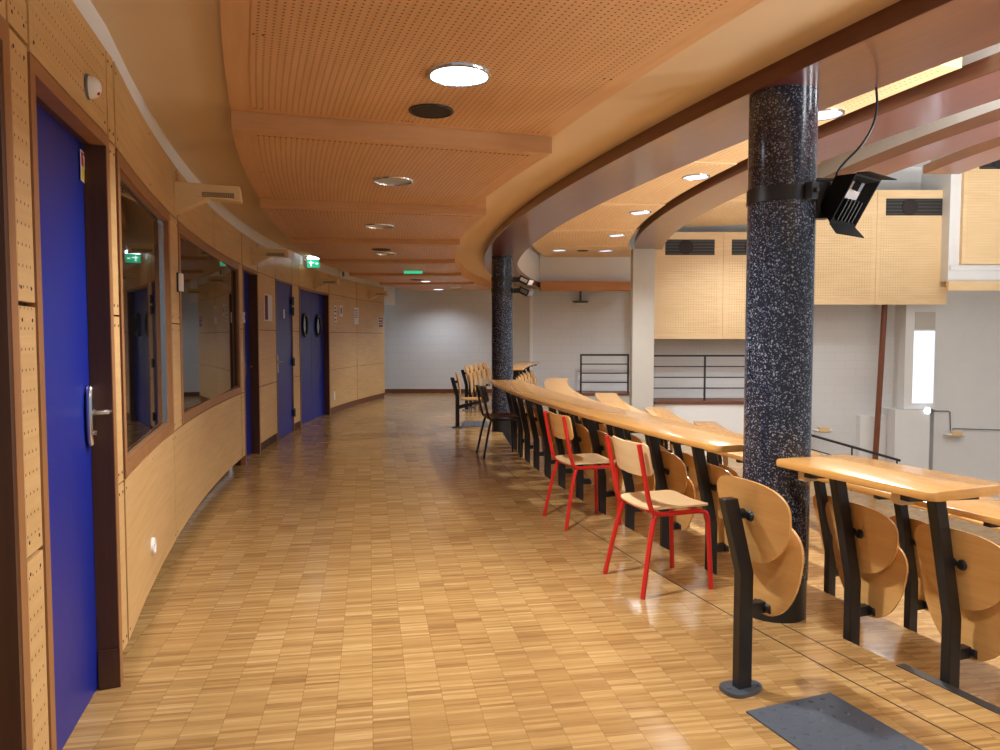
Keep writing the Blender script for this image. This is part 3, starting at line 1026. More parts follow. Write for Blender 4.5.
# lamp head, facing down and to the right
H = Matrix.Translation((0.29, -0.05, -0.005)) @ Matrix.Rotation(math.radians(-52), 4, 'Z') @ Matrix.Rotation(math.radians(30), 4, 'Y') @ Matrix.Scale(1.22, 4)
hb = MB()
s0, s1, L = 0.06, 0.10, 0.095
p = [(-L / 2, -s0, -s0), (-L / 2, s0, -s0), (-L / 2, s0, s0), (-L / 2, -s0, s0), (L / 2, -s1, -s1), (L / 2, s1, -s1), (L / 2, s1, s1), (L / 2, -s1, s1)]
V_ = [hb.v(H @ Vector(c)) for c in p]
for q in ((0, 1, 2, 3), (0, 4, 5, 1), (1, 5, 6, 2), (2, 6, 7, 3), (3, 7, 4, 0)):
    hb.f([V_[i] for i in q])
inner = [hb.v(H @ Vector(c)) for c in ((L / 2, -s1 + .008, -s1 + .008), (L / 2, s1 - .008, -s1 + .008), (L / 2, s1 - .008, s1 - .008), (L / 2, -s1 + .008, s1 - .008))]
for i in range(4):
    j = (i + 1) % 4
    hb.f([V_[4 + i], V_[4 + j], inner[j], inner[i]])
deep = [hb.v(H @ Vector(c)) for c in ((0.005, -s0, -s0), (0.005, s0, -s0), (0.005, s0, s0), (0.005, -s0, s0))]
for i in range(4):
    j = (i + 1) % 4
    hb.f([inner[i], inner[j], deep[j], deep[i]])
hb.build('lamp_body', 'matte', t)
m = MB(); m.box(0.006, 0.012, -s0 - .01, s0 + .01, -s0 - .01, s0 + .01, H); m.build('reflector', 'paper', t)
m = MB()
for i in range(5):
    y = -0.055 + i * 0.028
    m.box(0.02, 0.046, y, y + 0.004, -0.085, 0.0, H)
m.build('louvre', 'black', t)
m = MB(); m.box(0.012, 0.04, -0.012, 0.012, 0.035, 0.07, H); m.build('bulb_holder', 'black', t)
for s in (1, -1):
    m = MB()
    m.hexa([H @ Vector(c) for c in ((L / 2, -s1, s * s1), (L / 2 + 0.05, -s1 - .01, s * (s1 + .02)), (L / 2 + 0.05, s1 + .01, s * (s1 + .02)), (L / 2, s1, s * s1),
                                    (L / 2, -s1, s * (s1 + .004)), (L / 2 + 0.05, -s1 - .01, s * (s1 + .024)), (L / 2 + 0.05, s1 + .01, s * (s1 + .024)), (L / 2, s1, s * (s1 + .004)))])
    m.build('barn_door', 'matte', t)
# cable from the beam to the floodlight
pts = [Vector(c) for c in ((0.385, -0.12, 0.52), (0.405, -0.10, 0.42), (0.40, -0.08, 0.33), (0.36, -0.05, 0.24), (0.30, -0.02, 0.17), (0.268, -0.005, 0.12), (0.262, 0.0, 0.07))]


def smooth(pts, k=6):
    o = []
    for i in range(len(pts) - 1):
        p0, p1, p2, p3 = pts[max(i - 1, 0)], pts[i], pts[i + 1], pts[min(i + 2, len(pts) - 1)]
        for j in range(k):
            s = j / k
            o.append(0.5 * ((2 * p1) + (p2 - p0) * s + (2 * p0 - 5 * p1 + 4 * p2 - p3) * s * s + (3 * p1 - p0 - 3 * p2 + p3) * s ** 3))
    o.append(pts[-1])
    return o


m = MB(); m.tube(smooth(pts), 0.006, 8); m.build('cable', 'black', t)

# two small spotlights strapped to the far column
for dz, lb in ((-0.30, 'upper small black spotlight strapped to the far column'), (-0.46, 'lower small black spotlight on the far column')):
    t = thing('spotlight', lb, 'spotlight', (C2.x, C2.y, 2.52 + dz), 0)
    m = MB(); m.lathe([(0.159, -0.03), (0.164, -0.03), (0.164, 0.03), (0.159, 0.03)], 36, close=True); m.build('strap', 'black', t)
    m = MB(); m.box(0.15, 0.27, -0.025, 0.025, -0.04, 0.03); m.build('bracket', 'black', t, bevel=0.004)
    T = Matrix.Translation((0.34, -0.02, -0.02)) @ Matrix.Rotation(math.radians(-25), 4, 'Z') @ Matrix.Rotation(math.radians(25), 4, 'Y')
    m = MB(); m.box(-0.08, 0.08, -0.09, 0.09, -0.05, 0.05, T); m.build('lamp_body', 'black', t, bevel=0.006)
    m = MB(); m.box(0.075, 0.086, -0.075, 0.075, -0.03, 0.04, T); m.box(-0.05, 0.065, -0.095, -0.088, -0.02, 0.03, T); m.build('lamp_face', 'paper' if dz > -0.4 else 'ink', t)


# ------------------------------------------------------------------ tip-up seats
def post_bm(ztop, kink=0.47, foot=True, lean=0.27):
    m = MB()
    wx, wy = 0.031, 0.021
    zs = [0.0, kink, ztop]
    xs = [0.0, 0.0, -(ztop - kink) * lean]
    rings = []
    for x, z in zip(xs, zs):
        rings.append([m.v((x - wx, -wy, z)), m.v((x + wx, -wy, z)), m.v((x + wx, wy, z)), m.v((x - wx, wy, z))])
    for a, b in zip(rings, rings[1:]):
        for i in range(4):
            j = (i + 1) % 4
            m.f([a[i], a[j], b[j], b[i]])
    m.f(list(reversed(rings[0]))); m.f(rings[-1])
    return m


def make_seat(label, with_desk_arm, folded=True, foot=False, group=None):
    t = thing('tip_up_seat', label, 'seat', (0, 0, 0), 0, group)
    ztop = 1.02 if with_desk_arm else 0.765
    up = 0.065 if with_desk_arm else 0.0      # the desk standards carry the seat a little higher
    post_bm(ztop, kink=0.47 + up, lean=0.22 if with_desk_arm else 0.27).build('post', 'black', t, bevel=0.004)
    if foot:
        m = MB()
        out = []
        for i in range(28):
            th = 2 * pi * i / 28
            c, s = cos(th), sin(th)
            e = 2 / 2.6
            x = 0.085 * (abs(c) ** e) * (1 if c > 0 else -1)
            y = 0.056 * (abs(s) ** e) * (1 if s > 0 else -1) * (1 - 0.25 * c)
            out.append((x, y))
        m.prism(out, 0.016, Matrix.Identity(4))
        for x, y in ((-0.062, 0.0), (0.06, 0.026), (0.06, -0.026)):
            m.lathe([(0, 0.024), (0.008, 0.022), (0.010, 0.015)], 10, Matrix.Translation((x, y, 0)))
        m.build('foot_plate', 'footmetal', t)
    slope = -0.22
    zc = 0.715
    xb = -(zc - 0.47) * 0.25 + 0.055
    m = MB()
    m.shell(0.40, 0.125, 0.205, 2.6, 2.0, 0.010, lambda y, z: slope * z + 0.7 * y * y, Matrix.Translation((xb, -0.015, zc + up)), taper=0.10)
    m.build('backrest', 'beech', t, ang=50)
    m = MB()
    xp = -(0.71 - 0.47) * (0.22 if with_desk_arm else 0.27)
    m.tube([(xp + 0.025, 0, 0.70 + up), (xb + 0.004, 0, 0.70 + up)], 0.020, 14)
    m.lathe([(0, 0.010), (0.016, 0.010), (0.022, 0.0)], 14, Matrix.Translation((xb - 0.006, -0.045, 0.70 + up)) @ Matrix.Rotation(-pi / 2, 4, 'Y'))
    m.build('back_bracket', 'black', t)
    m = MB()
    if folded:
        m.shell(0.40, 0.19, 0.225, 2.6, 2.3, 0.011, lambda y, z: -0.06 * z + 0.22 * y * y - 0.3 * max(0, z) ** 2, Matrix.Translation((0.082, 0, 0.515 + up)), taper=0.24)
        m.build('seat_shell', 'beech', t, ang=50)
    else:
        T = Matrix.Translation((0.265, 0, 0.425)) @ Matrix.Rotation(math.radians(88), 4, 'Y')
        m.shell(0.445, 0.21, 0.22, 2.8, 2.5, 0.011, lambda y, z: -0.45 * y * y - 0.6 * max(0, -z) ** 2, T)
        m.build('seat_shell', 'beech', t, ang=50)
    m = MB()
    m.box(0.02, 0.12 if folded else 0.34, -0.02, 0.02, 0.30 + up, 0.345 + up) if folded else m.hexa([(0.02, -0.02, 0.28), (0.34, -0.02, 0.375), (0.34, 0.02, 0.375), (0.02, 0.02, 0.28), (0.02, -0.02, 0.34), (0.34, -0.02, 0.412), (0.34, 0.02, 0.412), (0.02, 0.02, 0.34)])
    if folded:
        m.tube([(0.10, -0.045, 0.322 + up), (0.10, 0.045, 0.322 + up)], 0.020, 12)
    m.build('seat_hinge', 'black', t, bevel=0.003)
    if with_desk_arm:
        m = MB()
        xt = -(1.02 - 0.52) * 0.22
        m.hexa([(xt - 0.17, -0.02, 1.032), (xt + 0.22, -0.02, 1.010), (xt + 0.22, 0.02, 1.010), (xt - 0.17, 0.02, 1.032), (xt - 0.17, -0.02, 1.0535), (xt + 0.22, -0.02, 1.0535), (xt + 0.22, 0.02, 1.0535), (xt - 0.17, 0.02, 1.0535)])
        m.build('desk_arm', 'black', t, bevel=0.003)
    return t


proto = {}


def place_seat(kind, R, Y, z, label, group):
    a = A(R, Y)
    loc = P(R, a, z)
    if kind not in proto:
        o = make_seat(label, kind in ('desk', 'desk_open'), folded=kind != 'open', foot=kind in ('foot', 'open'), group=group)
        o.location = loc
        o.rotation_euler = (0, 0, a)
        proto[kind] = o
        return o
    return copy_tree(proto[kind], loc, a, label, group)


R0S, R1S = 25.462, 24.63
place_seat('foot', R0S, 2.83, 0, 'lone folded plywood seat on a black post with a foot plate, nearest the camera', None)
place_seat('open', 25.36, 11.25, 0, 'plywood seat folded down on a black post, alone beside the far column', None)
for i in range(5):
    place_seat('foot', 25.40, 13.9 + 0.6 * i, 0, ['first', 'second', 'third', 'fourth', 'fifth'][i] + ' of the upright folded seats in front of the white end wall, from the front', 'folded seats on the corridor floor at the far end')
ORD = ['first', 'second', 'third', 'fourth', 'fifth', 'sixth', 'seventh', 'eighth', 'ninth', 'tenth', 'eleventh', 'twelfth', 'thirteenth', 'fourteenth', 'fifteenth', 'sixteenth', 'seventeenth', 'eighteenth', 'nineteenth', 'twentieth', 'twenty-first', 'twenty-second', 'twenty-third', 'twenty-fourth']
G1 = 'folded seats under the top row desks'
place_seat('desk', R1S, 3.37, -STEP, 'folded plywood seat under the far end of the short desk, right of the near column', G1)
place_seat('desk', R1S, 2.91, -STEP, 'folded plywood seat under the near end of the short desk', G1)
for i in range(11):
    place_seat('desk', R1S, 4.40 + 0.515 * i, -STEP, 'folded plywood seat under the long top desk, %s from the near column' % ORD[i], G1)
for i in range(6):
    place_seat('desk', 24.45, 13.9 + 0.58 * i, -STEP, 'folded seat in the top row beyond the far column, %s of six from the front' % ORD[i], G1)
G2 = 'folded seats under the second row desk'
for i in range(17):
    place_seat('desk', R1S - PITCHR, 3.0 + 0.6 * i, -2 * STEP, 'folded seat under the second row desk one step down, %s from the front' % ORD[i], G2)
for r in (2, 3, 4, 5, 6):
    for i in range(3):
        Y = 15.2 - 0.6 * i - 0.1 * r
        if r == 2 and i > 0:
            continue
        place_seat('desk', R1S - PITCHR * (r - 1), Y, -r * STEP, 'folded seat at the far end of the %s row of tiers, %s from the aisle' % (ORD[r - 1], ORD[i]), 'folded seats at the far ends of the lower rows')


# ------------------------------------------------------------------ curved desks
def desk(R, Ya, Yb, z, label, group=None, w=0.44, flare=None, name='bench_desk'):
    a0, a1 = A(R, Ya), A(R, Yb)
    n = max(6, int(abs(Yb - Ya) * 6))
    c = P(R - w / 2, (a0 + a1) / 2, z)
    m = MB()
    th, rd = 0.036, 0.012
    prof = [(-rd, -th), (-rd * 0.3, -th + rd * 0.3), (0, -th + rd), (0, -rd), (-rd * 0.3, -rd * 0.3), (-rd, 0),
            (-w + rd, 0), (-w + rd * 0.3, -rd * 0.3), (-w, -rd), (-w, -th + rd), (-w + rd * 0.3, -th + rd * 0.3), (-w + rd, -th)]
    rows = []
    ce = 0.03 / R
    seq = []
    for i in range(n + 1):
        seq.append((a0 + (a1 - a0) * i / n, 0.0))
    # rounded corners at both ends: pull the profile in over the first and last centimetres
    seq = [(a0, 0.034), (a0 - ce * 0.12, 0.018), (a0 - ce * 0.45, 0.006), (a0 - ce, 0.0)] + [q for q in seq[1:-1]] + [(a1 + ce, 0.0), (a1 + ce * 0.45, 0.006), (a1 + ce * 0.12, 0.018), (a1, 0.034)]
    for a, ins in seq:
        dr = flare(a) if flare else 0.0
        rg = []
        for (dx, dz) in prof:
            x = dx
            if dx > -w / 2:
                x = dx - ins
            else:
                x = dx + ins
            rg.append((m.v(P(R + dr + x, a, z + dz) - c), x))
        rows.append((a, rg))
    k = len(prof)
    for (a, r1), (b, r2) in zip(rows, rows[1:]):
        for i in range(k):
            j = (i + 1) % k
            m.f([r1[i][0], r1[j][0], r2[j][0], r2[i][0]], [(a * R, r1[i][1]), (a * R, r1[j][1]), (b * R, r2[j][1]), (b * R, r2[i][1])])
    m.f([q[0] for q in rows[0][1]], [(q[1], 0.0) for q in rows[0][1]]); m.f([q[0] for q in reversed(rows[-1][1])], [(q[1], 0.0) for q in reversed(rows[-1][1])])
    t = thing(name, label, 'desk', c, 0, group)
    m.build('desk_top', 'desk', t, ang=40)
    return t


ZD = 0.81
short = desk(24.93, 2.68, 3.45, ZD, 'short varnished wooden desk standing right of the near column')
desk(24.94, 3.84, 9.85, ZD, 'long curved wooden desk running from the near column to the far column')
desk(24.75, 13.5, 17.1, ZD, 'thin far desk of the top row beyond the far column')
desk(24.93 - PITCHR, 1.6, 15.5, ZD - STEP, 'long curved desk of the second row, one step below the top desk')
for r in range(3, 9):
    desk(24.93 - PITCHR * (r - 1), 4.5 + 0.5 * r, 15.3 - 0.1 * r, ZD - STEP * (r - 1), 'curved wooden desk of the %s row, its far end showing above the long top desk' % ORD[r - 1], 'desks of the lower rows')
# wood blocks under the short desk's arms
for Y in (2.91, 3.37):
    a = A(R1S, Y)
    T = Matrix.Translation(-short.location) @ frame_at(24.86, a, ZD - 0.036)
    m = MB(); m.box(-0.03, 0.03, 0.024, 0.075, -0.045, 0.0, T); m.build('support_block', 'pale_ply', short)


# ------------------------------------------------------------------ chairs
def make_chair(label, loc, rot, frame_mat, back_mat, seat_mat):
    t = thing('school_chair', label, 'chair', loc, rot)
    hw = 0.185
    for s in (1, -1):
        m = MB()
        pts = smooth([Vector(c) for c in ((-0.245, s * (hw + 0.0), 0.815), (-0.222, s * hw, 0.70), (-0.192, s * hw, 0.55), (-0.172, s * hw, 0.475), (-0.152, s * hw, 0.446), (-0.11, s * hw, 0.434))], 5)
        m.tube(pts, 0.0135, 10)
        m.build('back_post', frame_mat, t)
        m = MB(); m.tube(smooth([Vector(c) for c in ((-0.135, s * (hw - 0.012), 0.432), (-0.15, s * (hw - 0.004), 0.40), (-0.18, s * (hw + 0.008), 0.28), (-0.235, s * (hw + 0.035), 0.0))], 5), 0.0135, 10); m.build('leg', frame_mat, t)
        m = MB(); m.tube(smooth([Vector(c) for c in ((0.12, s * hw, 0.434), (0.155, s * hw, 0.428), (0.176, s * (hw + 0.002), 0.405), (0.183, s * (hw + 0.004), 0.34), (0.20, s * (hw + 0.014), 0.0))], 5), 0.0135, 10); m.build('leg', frame_mat, t)
    m = MB()
    for s in (1, -1):
        m.tube([(-0.12, s * hw, 0.434), (0.12, s * hw, 0.434)], 0.0125, 10)
    m.tube([(-0.13, -hw, 0.432), (-0.13, hw, 0.432)], 0.011, 10)
    m.tube([(0.14, -hw, 0.430), (0.14, hw, 0.430)], 0.011, 10)
    m.build('seat_frame', frame_mat, t)
    # seat: rounded plywood, slightly dished, rear edge narrower
    m = MB()
    T = Matrix.Translation((0.015, 0, 0.4475)) @ Matrix.Rotation(pi / 2, 4, 'Y')
    m.shell(0.395, 0.185, 0.185, 8.0, 8.0, 0.010, lambda y, z: -0.35 * y * y - 0.012 + 0.5 * max(0, -z - 0.1) ** 2, T)
    m.build('seat', seat_mat, t, ang=50)
    m = MB()
    T = Matrix.Translation((-0.219, 0, 0.722)) @ Matrix.Rotation(math.radians(-11.5), 4, 'Y')
    m.shell(0.405, 0.092, 0.092, 9.0, 7.0, 0.010, lambda y, z: -0.9 * (0.2 ** 2 - y * y) * 0.9 + 0.028, T)
    m.build('backrest', back_mat, t, ang=50)
    return t


make_chair('red framed school chair with a pale worn wood backrest, nearest to the camera', (0.905, 4.12, 0), math.radians(18.5), 'red', 'pale_ply', 'pale_ply')
make_chair('red framed school chair with a darker honey backrest, behind the nearest red chair', (0.63, 5.51, 0), math.radians(17.5), 'red', 'beech', 'pale_ply')
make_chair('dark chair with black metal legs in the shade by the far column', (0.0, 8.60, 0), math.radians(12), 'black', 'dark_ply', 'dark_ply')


# ------------------------------------------------------------------ studded mats
def mat_thing(label, corner, a, w, l):
    t = thing('floor_mat', label, 'mat', corner, a)
    m = MB(); m.box(0, w, -l, 0, 0.0, 0.006)
    nx, ny = int(w / 0.058), int(l / 0.058)
    for i in range(nx):
        for j in range(ny):
            x, y = 0.03 + i * 0.058 + (0.0 if j % 2 else 0.014), -0.03 - j * 0.058
            m.lathe([(0, 0.0105), (0.006, 0.0098), (0.0105, 0.0058)], 10, Matrix.Translation((x, y, 0)))
    m.build('mat_sheet', 'rubber', t)
    return t


mat_thing('dark grey studded rubber mat on the floor beside the seat with a foot plate', (0.905, 2.655, 0), math.radians(21), 0.40, 0.80)
mat_thing('dark grey mat on the floor beside the lone open seat', (-0.62, 12.05, 0), math.radians(2), 0.42, 0.75)

# ------------------------------------------------------------------ far walls
YB = 18.2


def wall_box_s(name, x0, x1, y0, y1, z0, z1, mat, parent=None):
    m = MB(); m.box(x0, x1, y0, y1, z0, z1)
    o = m.build(name, mat, parent)
    if parent is None:
        struct(o)
    return o


wall_box_s('wall_back', -5.5, 15.5, YB, YB + 0.2, -3.0, 6.0, 'block')
m = MB(); m.arc(24.9, 27.65, A(26, 18.14), A(26, 18.16), 0, 0.1, 2)
m = MB(); m.box(-4.5, 0.3, YB - 0.025, YB, 0, 0.10); struct(m.build('baseboard_back', 'skirt'))
# side of the corridor past the end of the panelled wall
wall_box_s('wall_side', -4.6, -4.4, 14.5, YB, 0, 2.95, 'white')
# grey pier and white edge just right of the far column
wall_box_s('pier', 0.3, 0.72, YB - 0.25, YB, -0.3, 2.75, 'grey_wall')
wall_box_s('pier_edge_trim', 0.72, 0.80, YB - 0.26, YB, -0.3, 2.75, 'white')
# pilaster under the end of the second beam
x0, x1 = (631.5 - 500) / F * 16.1, (653 - 500) / F * 16.1
wall_box_s('pillar', x0, x1, 16.0, 16.3, -1.4, 3.275, 'grey_wall')
x0, x1 = (631.5 - 500) / F * 17.5, (653 - 500) / F * 17.5
# white bulkhead over the timber bar
wall_box_s('wall_bulkhead', 0.4, x0, 17.75, YB, 2.66, 3.6, 'white')
t = thing('wall_light_bar', 'long wooden light bar on the back wall under the white bulkhead', 'light bar', (2.15, 17.75, 2.56), 0)
m = MB(); m.box(-1.20, 1.0, -0.30, 0.0, -0.09, 0.12); m.build('timber_casing', 'bar', t, bevel=0.006)
m = MB(); m.box(1.0, 1.22, -0.18, -0.04, 0.07, 0.11); m.box(-1.42, -1.20, -0.2, -0.04, 0.0, 0.11); m.build('end_bracket', 'black', t)
t = thing('wall_uplight', 'flat dark uplight on a stem below the wooden light bar', 'light', (1.95, 18.0, 2.24), 0)
m = MB(); m.tube([(0, 0, -0.02), (0, 0, 0.25)], 0.025, 10); m.build('stem', 'nosing', t)
m = MB(); m.lathe([(0, -0.05), (0.12, -0.045), (0.2, -0.01), (0.2, 0.01), (0, 0.02)], 28); m.build('dish', 'nosing', t)
m = MB(); m.lathe([(0, -0.075), (0.10, -0.068), (0.13, -0.042), (0, -0.042)], 24); m.build('bowl', 'plastic', t)

# walkway ledges with black railings
wall_box_s('floor_ledge', 0.85, x0, 17.45, YB, -1.5, 0.0, 'grey_wall')
wall_box_s('floor_ledge', x1, 7.2, 17.25, YB, -1.8, -0.19, 'white')
m = MB(); m.box(x1, 7.2, 17.22, YB, -0.19, -0.12); struct(m.build('trim_4', 'skirt'))
m = MB(); m.box(0.85, x0, 17.43, YB, 0.0, 0.05); struct(m.build('trim_5', 'skirt'))


def railing(label, xa, xb, Y, z0, z1, posts):
    t = thing('railing', label, 'railing', ((xa + xb) / 2, Y, z0), 0)
    cx = (xa + xb) / 2
    for x in posts:
        m = MB(); m.box(x - cx - 0.02, x - cx + 0.02, -0.02, 0.02, 0, z1 - z0); m.build('post', 'black', t)
    h = z1 - z0
    for i, k in enumerate((1.0, 0.76, 0.52, 0.28)):
        m = MB(); d = 0.022 if i == 0 else 0.013
        m.box(xa - cx, xb - cx, -d, d, h * k - d, h * k + d); m.build('rail', 'black', t)
    return t


railing('short black railing with four bars, left of the grey pillar', 1.90, 3.06, 17.55, 0.05, 0.955, (1.92, 3.04))
railing('long black railing with four bars, right of the grey pillar', 3.58, 6.9, 17.4, -0.12, 0.94, (3.60, 4.82, 6.75))

# perforated wall panels with dark vents
GA = 'hanging acoustic wall panels'


def acoustic(label, xa, xb, Y, z0, z1, seams, vents):
    t = thing('acoustic_wall_panel', label, 'wall panel', ((xa + xb) / 2, Y, z0), 0, GA)
    cx = (xa + xb) / 2
    edges = [xa] + seams + [xb]
    for u, v_ in zip(edges, edges[1:]):
        m = MB(); m.box(u - cx + 0.003, v_ - cx - 0.003, 0, 0.10, 0, z1 - z0)
        bd = 0.10
        m.mi = 1
        m.box(u - cx + bd, v_ - cx - bd, -0.003, 0.01, bd, z1 - z0 - 0.62)
        m.build('panel_board', ['hall_veneer', 'hall_perf'], t)
    for (u, v_, za_, zb_) in vents:
        m = MB(); m.box(u - cx, v_ - cx, -0.004, 0.01, za_ - z0, zb_ - z0)
        g = m.build('vent', 'dark_grille', t)
        m = MB()
        for i in range(5):
            z = za_ + (zb_ - za_) * (i + 0.5) / 5 - z0
            m.box(u - cx, v_ - cx, -0.016, -0.004, z - 0.012, z + 0.012)
        m.build('louvre', 'nosing', g)
        m = MB()
        T = Matrix.Translation(((u + (v_ - u) * 0.42) - cx, -0.016, (za_ + zb_) / 2 - z0)) @ Matrix.Rotation(pi / 2, 4, 'X')
        r = (zb_ - za_) * 0.47
        m.lathe([(0, 0.02), (r * 0.5, 0.022), (r, 0.012), (r, -0.01)], 24, T); m.build('loudspeaker', 'speaker', g)


def X(px, Y):
    return (px - 500) / F * Y


YA = 17.55
acoustic('perforated pale wood wall panel with two dark vents, left of the near column', X(652, YA), X(792, YA), YA, 1.335, at(0, 232, YA).z, [X(722, YA)],
         [(X(664, YA), X(713, YA), at(0, 255, YA).z, at(0, 239.5, YA).z), (X(730, YA), X(778, YA), at(0, 255, YA).z, at(0, 239.5, YA).z)])
YQ = 17.3
acoustic('large perforated pale wood wall panel right of the near column, one vent near its top', X(793, YQ), X(945, YQ), YQ, at(0, 304.5, YQ).z, at(0, 190, YQ).z, [X(873.5, YQ)],
         [(X(882, YQ), X(938.5, YQ), at(0, 215.5, YQ).z, at(0, 198.5, YQ).z)])
YR = 16.9
acoustic('perforated pale wood wall panel cut off by the right edge of the view', X(958.5, YR), X(1060, YR), YR, at(0, 264, YR).z, at(0, 140, YR).z, [],
         [(X(973, YR), X(1020, YR), at(0, 169, YR).z, at(0, 152, YR).z)])
wall_box_s('wall_pier', X(945.5, 17.0), 15.5, 17.0, YB, at(0, 281, 17.0).z, 6.0, 'white')
m = MB(); m.box(X(945, 16.95), 15.5, 16.9, 17.0, at(0, 290.5, 16.9).z, at(0, 281, 16.9).z); struct(m.build('trim_6', 'hall_veneer'))
m = MB(); m.box(X(948, 16.95), 15.5, 16.96, 17.1, at(0, 270, 16.9).z, at(0, 265, 16.9).z); struct(m.build('trim_7', 'white'))
wall_box_s('wall_right', X(936, 17.9), 15.5, 17.9, YB, -3.0, at(0, 281, 17.0).z, 'white')
# pilaster with a bright slit
wall_box_s('wall_pilaster', X(905, 17.7), X(936, 17.7), 17.7, YB, -0.35, at(0, 303, 17.6).z, 'white')
wall_box_s('wall_plinth', X(897, 17.6), X(932, 17.6), 17.6, YB, -3.0, -0.36, 'white')
wn = setting('window_3')
m = MB(); m.box(X(913.5, 17.7), X(934, 17.7), 17.69, 17.705, at(0, 403, 17.7).z, at(0, 331, 17.7).z); m.build('window_pane', 'slit', wn)
m = MB(); m.box(X(914, 17.7), X(934, 17.7), 17.685, 17.70, at(0, 329, 17.7).z, at(0, 312, 17.7).z); m.build('window_blind', 'grey_wall', wn)
t = thing('wall_lamp', 'small glaring white lamp below the bright slit on the right', 'lamp', at(927.5, 410.5, 17.6), 0)
m = MB(); m.lathe([(0, 0.0), (0.07, 0.0), (0.08, -0.06), (0.06, -0.09)], 20, Matrix.Rotation(pi / 2, 4, 'X')); m.build('housing', 'plastic', t)
m = MB(); m.lathe([(0, 0.04), (0.05, 0.03), (0.075, 0.0)], 20, Matrix.Rotation(pi / 2, 4, 'X')); m.build('bulb', 'spot_glow', t)
for px, py, lb in ((952, 437, 'white half-bowl uplight on the grey wall at the right'), (820.5, 433, 'white half-bowl uplight low on the wall, right of the near column')):
    t = thing('wall_uplight', lb, 'light', at(px, py, 17.88), 0)
    m = MB()
    m.hexa([(-0.19, -0.16, 0.02), (0.19, -0.16, 0.02), (0.19, 0.0, 0.02), (-0.19, 0.0, 0.02), (-0.23, -0.2, 0.10), (0.23, -0.2, 0.10), (0.23, 0, 0.10), (-0.23, 0, 0.10)])
    m.build('bowl', 'plastic', t, bevel=0.03)
    m = MB(); m.box(-0.12, 0.12, -0.22, -0.10, 0.06, 0.17); m.build('wood_trim', 'hall_veneer', t, bevel=0.005)
t = thing('conduit', 'thin grey conduit line along the wall from the glaring lamp to the uplight', 'conduit', at(948, 410, 17.87), 0)
pp = [at(930, 411, 17.87), at(948, 411, 17.87), at(950, 412, 17.87), at(950.5, 432, 17.87)]
m = MB(); m.tube([p - t.location for p in pp], 0.013, 6); m.tube([p - t.location for p in (at(951, 434, 17.87), at(953, 428.5, 17.87), at(1003, 430, 17.87))], 0.013, 6); m.build('pipe', 'ink', t)
t = thing('wall_pipe', 'brown pipe running down the white wall right of the near column', 'pipe', at(879, 380, 17.8), 0)
m = MB(); m.tube([at(885, 300, 17.8) - t.location, at(874, 480, 17.8) - t.location], 0.065, 12); m.build('pipe', 'rod', t)
wall_box_s('wall_duct', X(863, 17.95), X(897, 17.95), 18.0, YB, -3.0, -0.55, 'white')
# black sloping handrail down the far aisle
t = thing('handrail', 'black sloping handrail going down the far aisle, right of the near column', 'handrail', (7.4, 15.4, -1.7), 0)
pa, pb = at(800, 432, 15.4), at(900, 460.5, 15.4)
m = MB(); m.tube([pa - t.location, pb - t.location], 0.028, 10); m.tube([pa - t.location + Vector((0.2, 0, -0.35)), pb - t.location + Vector((0, 0, -0.3))], 0.014, 8); m.build('rail', 'black', t)
for k in (0.08, 0.52, 0.97):
    p = pa.lerp(pb, k) - t.location
    m = MB(); m.tube([p, p + Vector((0, 0, -0.93))], 0.018, 8); m.build('post', 'black', t)

# ------------------------------------------------------------------ light
w = bpy.data.worlds.new('World')
SC.world = w
w.use_nodes = True
bg = w.node_tree.nodes['Background']
bg.inputs[0].default_value = (0.80, 0.90, 1.0, 1)
bg.inputs[1].default_value = 0.55

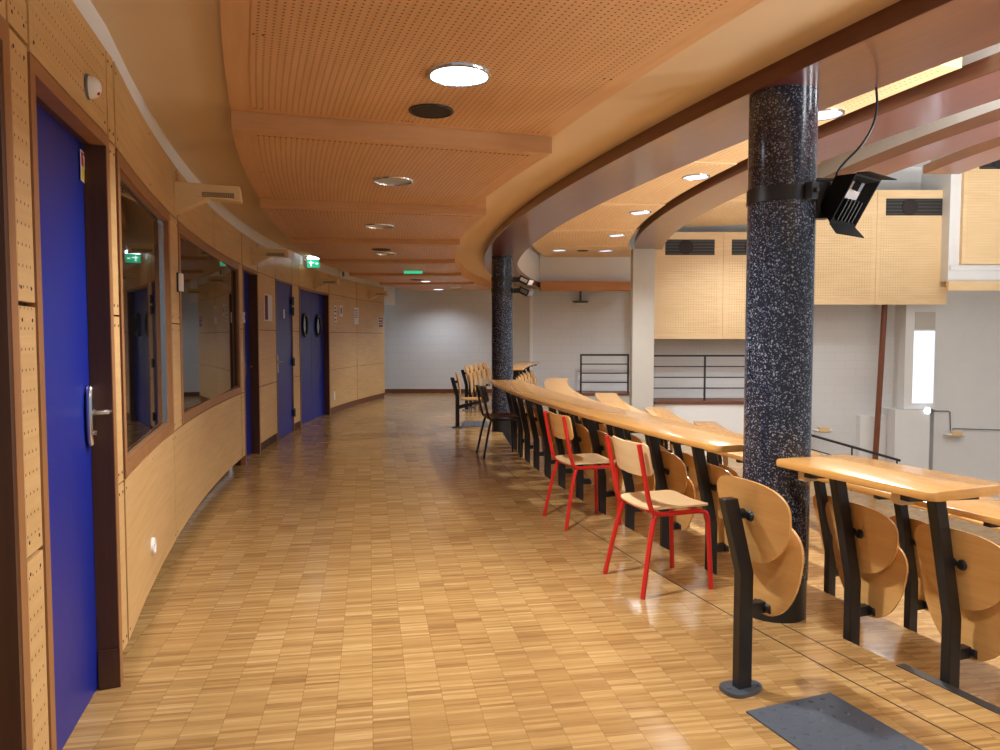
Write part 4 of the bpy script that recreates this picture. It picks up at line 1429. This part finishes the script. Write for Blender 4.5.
p = P(LIGHT_R, 0.329, 2.57)
lamp('SPOT', 'downlight_lamp', p, 430, (0.98, 0.985, 1.0), spot_size=math.radians(150), spot_blend=0.6, shadow_soft_size=0.07)
p = P(LIGHT_R, 0.43, 2.58)
lamp('SPOT', 'downlight_lamp', p, 170, (0.98, 0.985, 1.0), spot_size=math.radians(150), spot_blend=0.6, shadow_soft_size=0.12)
p = P(26.6, -0.197, 2.43)
lamp('SPOT', 'downlight_lamp', p, 120, (0.82, 0.89, 1.0), spot_size=math.radians(150), spot_blend=0.8, shadow_soft_size=0.12)
p = P(LIGHT_R, -0.101, 2.44)
lamp('SPOT', 'downlight_lamp', p, 110, (0.86, 0.92, 1.0), spot_size=math.radians(130), spot_blend=0.8, shadow_soft_size=0.12)
lamp('POINT', 'exit_lamp', P(RW - 0.2, aex, 2.56), 5, (0.7, 0.85, 1.0), shadow_soft_size=0.04)
# hall: downlights over the tiers and unseen upward fill spots added to brighten its ceiling and beams
for R_, Y, z in ((22.5, 6.62, 3.30), (22.5, 9.12, 3.29), (22.53, 11.58, 3.27), (22.6, 14.0, 3.25), (19.7, 15.6, 3.95), (18.35, 12.35, 4.3)):
    lamp('SPOT', 'hall_downlight_lamp', P(R_, A(R_, Y), z), 640, (0.92, 0.96, 1.0), spot_size=math.radians(150), spot_blend=0.7, shadow_soft_size=0.15)
for x, y, z, e in ((7.0, 2.5, 0.6, 2600), (8.5, 6.5, 0.4, 2600), (9.5, 11.0, 0.3, 1400), (5.5, 0.5, 1.0, 2400)):
    o = lamp('SPOT', 'hall_upward_fill', (x, y, z), e, (0.97, 0.98, 1.0), spot_size=math.radians(165), spot_blend=0.5, shadow_soft_size=0.4)
    o.rotation_euler = (pi, 0, 0)

# ------------------------------------------------------------------ camera and view
cd = bpy.data.cameras.new('Camera')
cd.sensor_fit = 'HORIZONTAL'
cd.sensor_width = 36.0
cd.lens = F / 1000.0 * 36.0
cd.clip_start = 0.05
cam = bpy.data.objects.new('Camera', cd)
COL.objects.link(cam)
cam.location = (0, 0, EYE)
cam.rotation_euler = (pi / 2 - PITCH, 0, 0)
SC.camera = cam
SC.view_settings.view_transform = 'Standard'
SC.view_settings.look = 'None'
SC.view_settings.gamma = 1.0
SC.view_settings.use_curve_mapping = False
SC.view_settings.exposure = -0.38
try:
    SC.cycles.use_denoising = True
    SC.cycles.max_bounces = 8
except Exception:
    pass
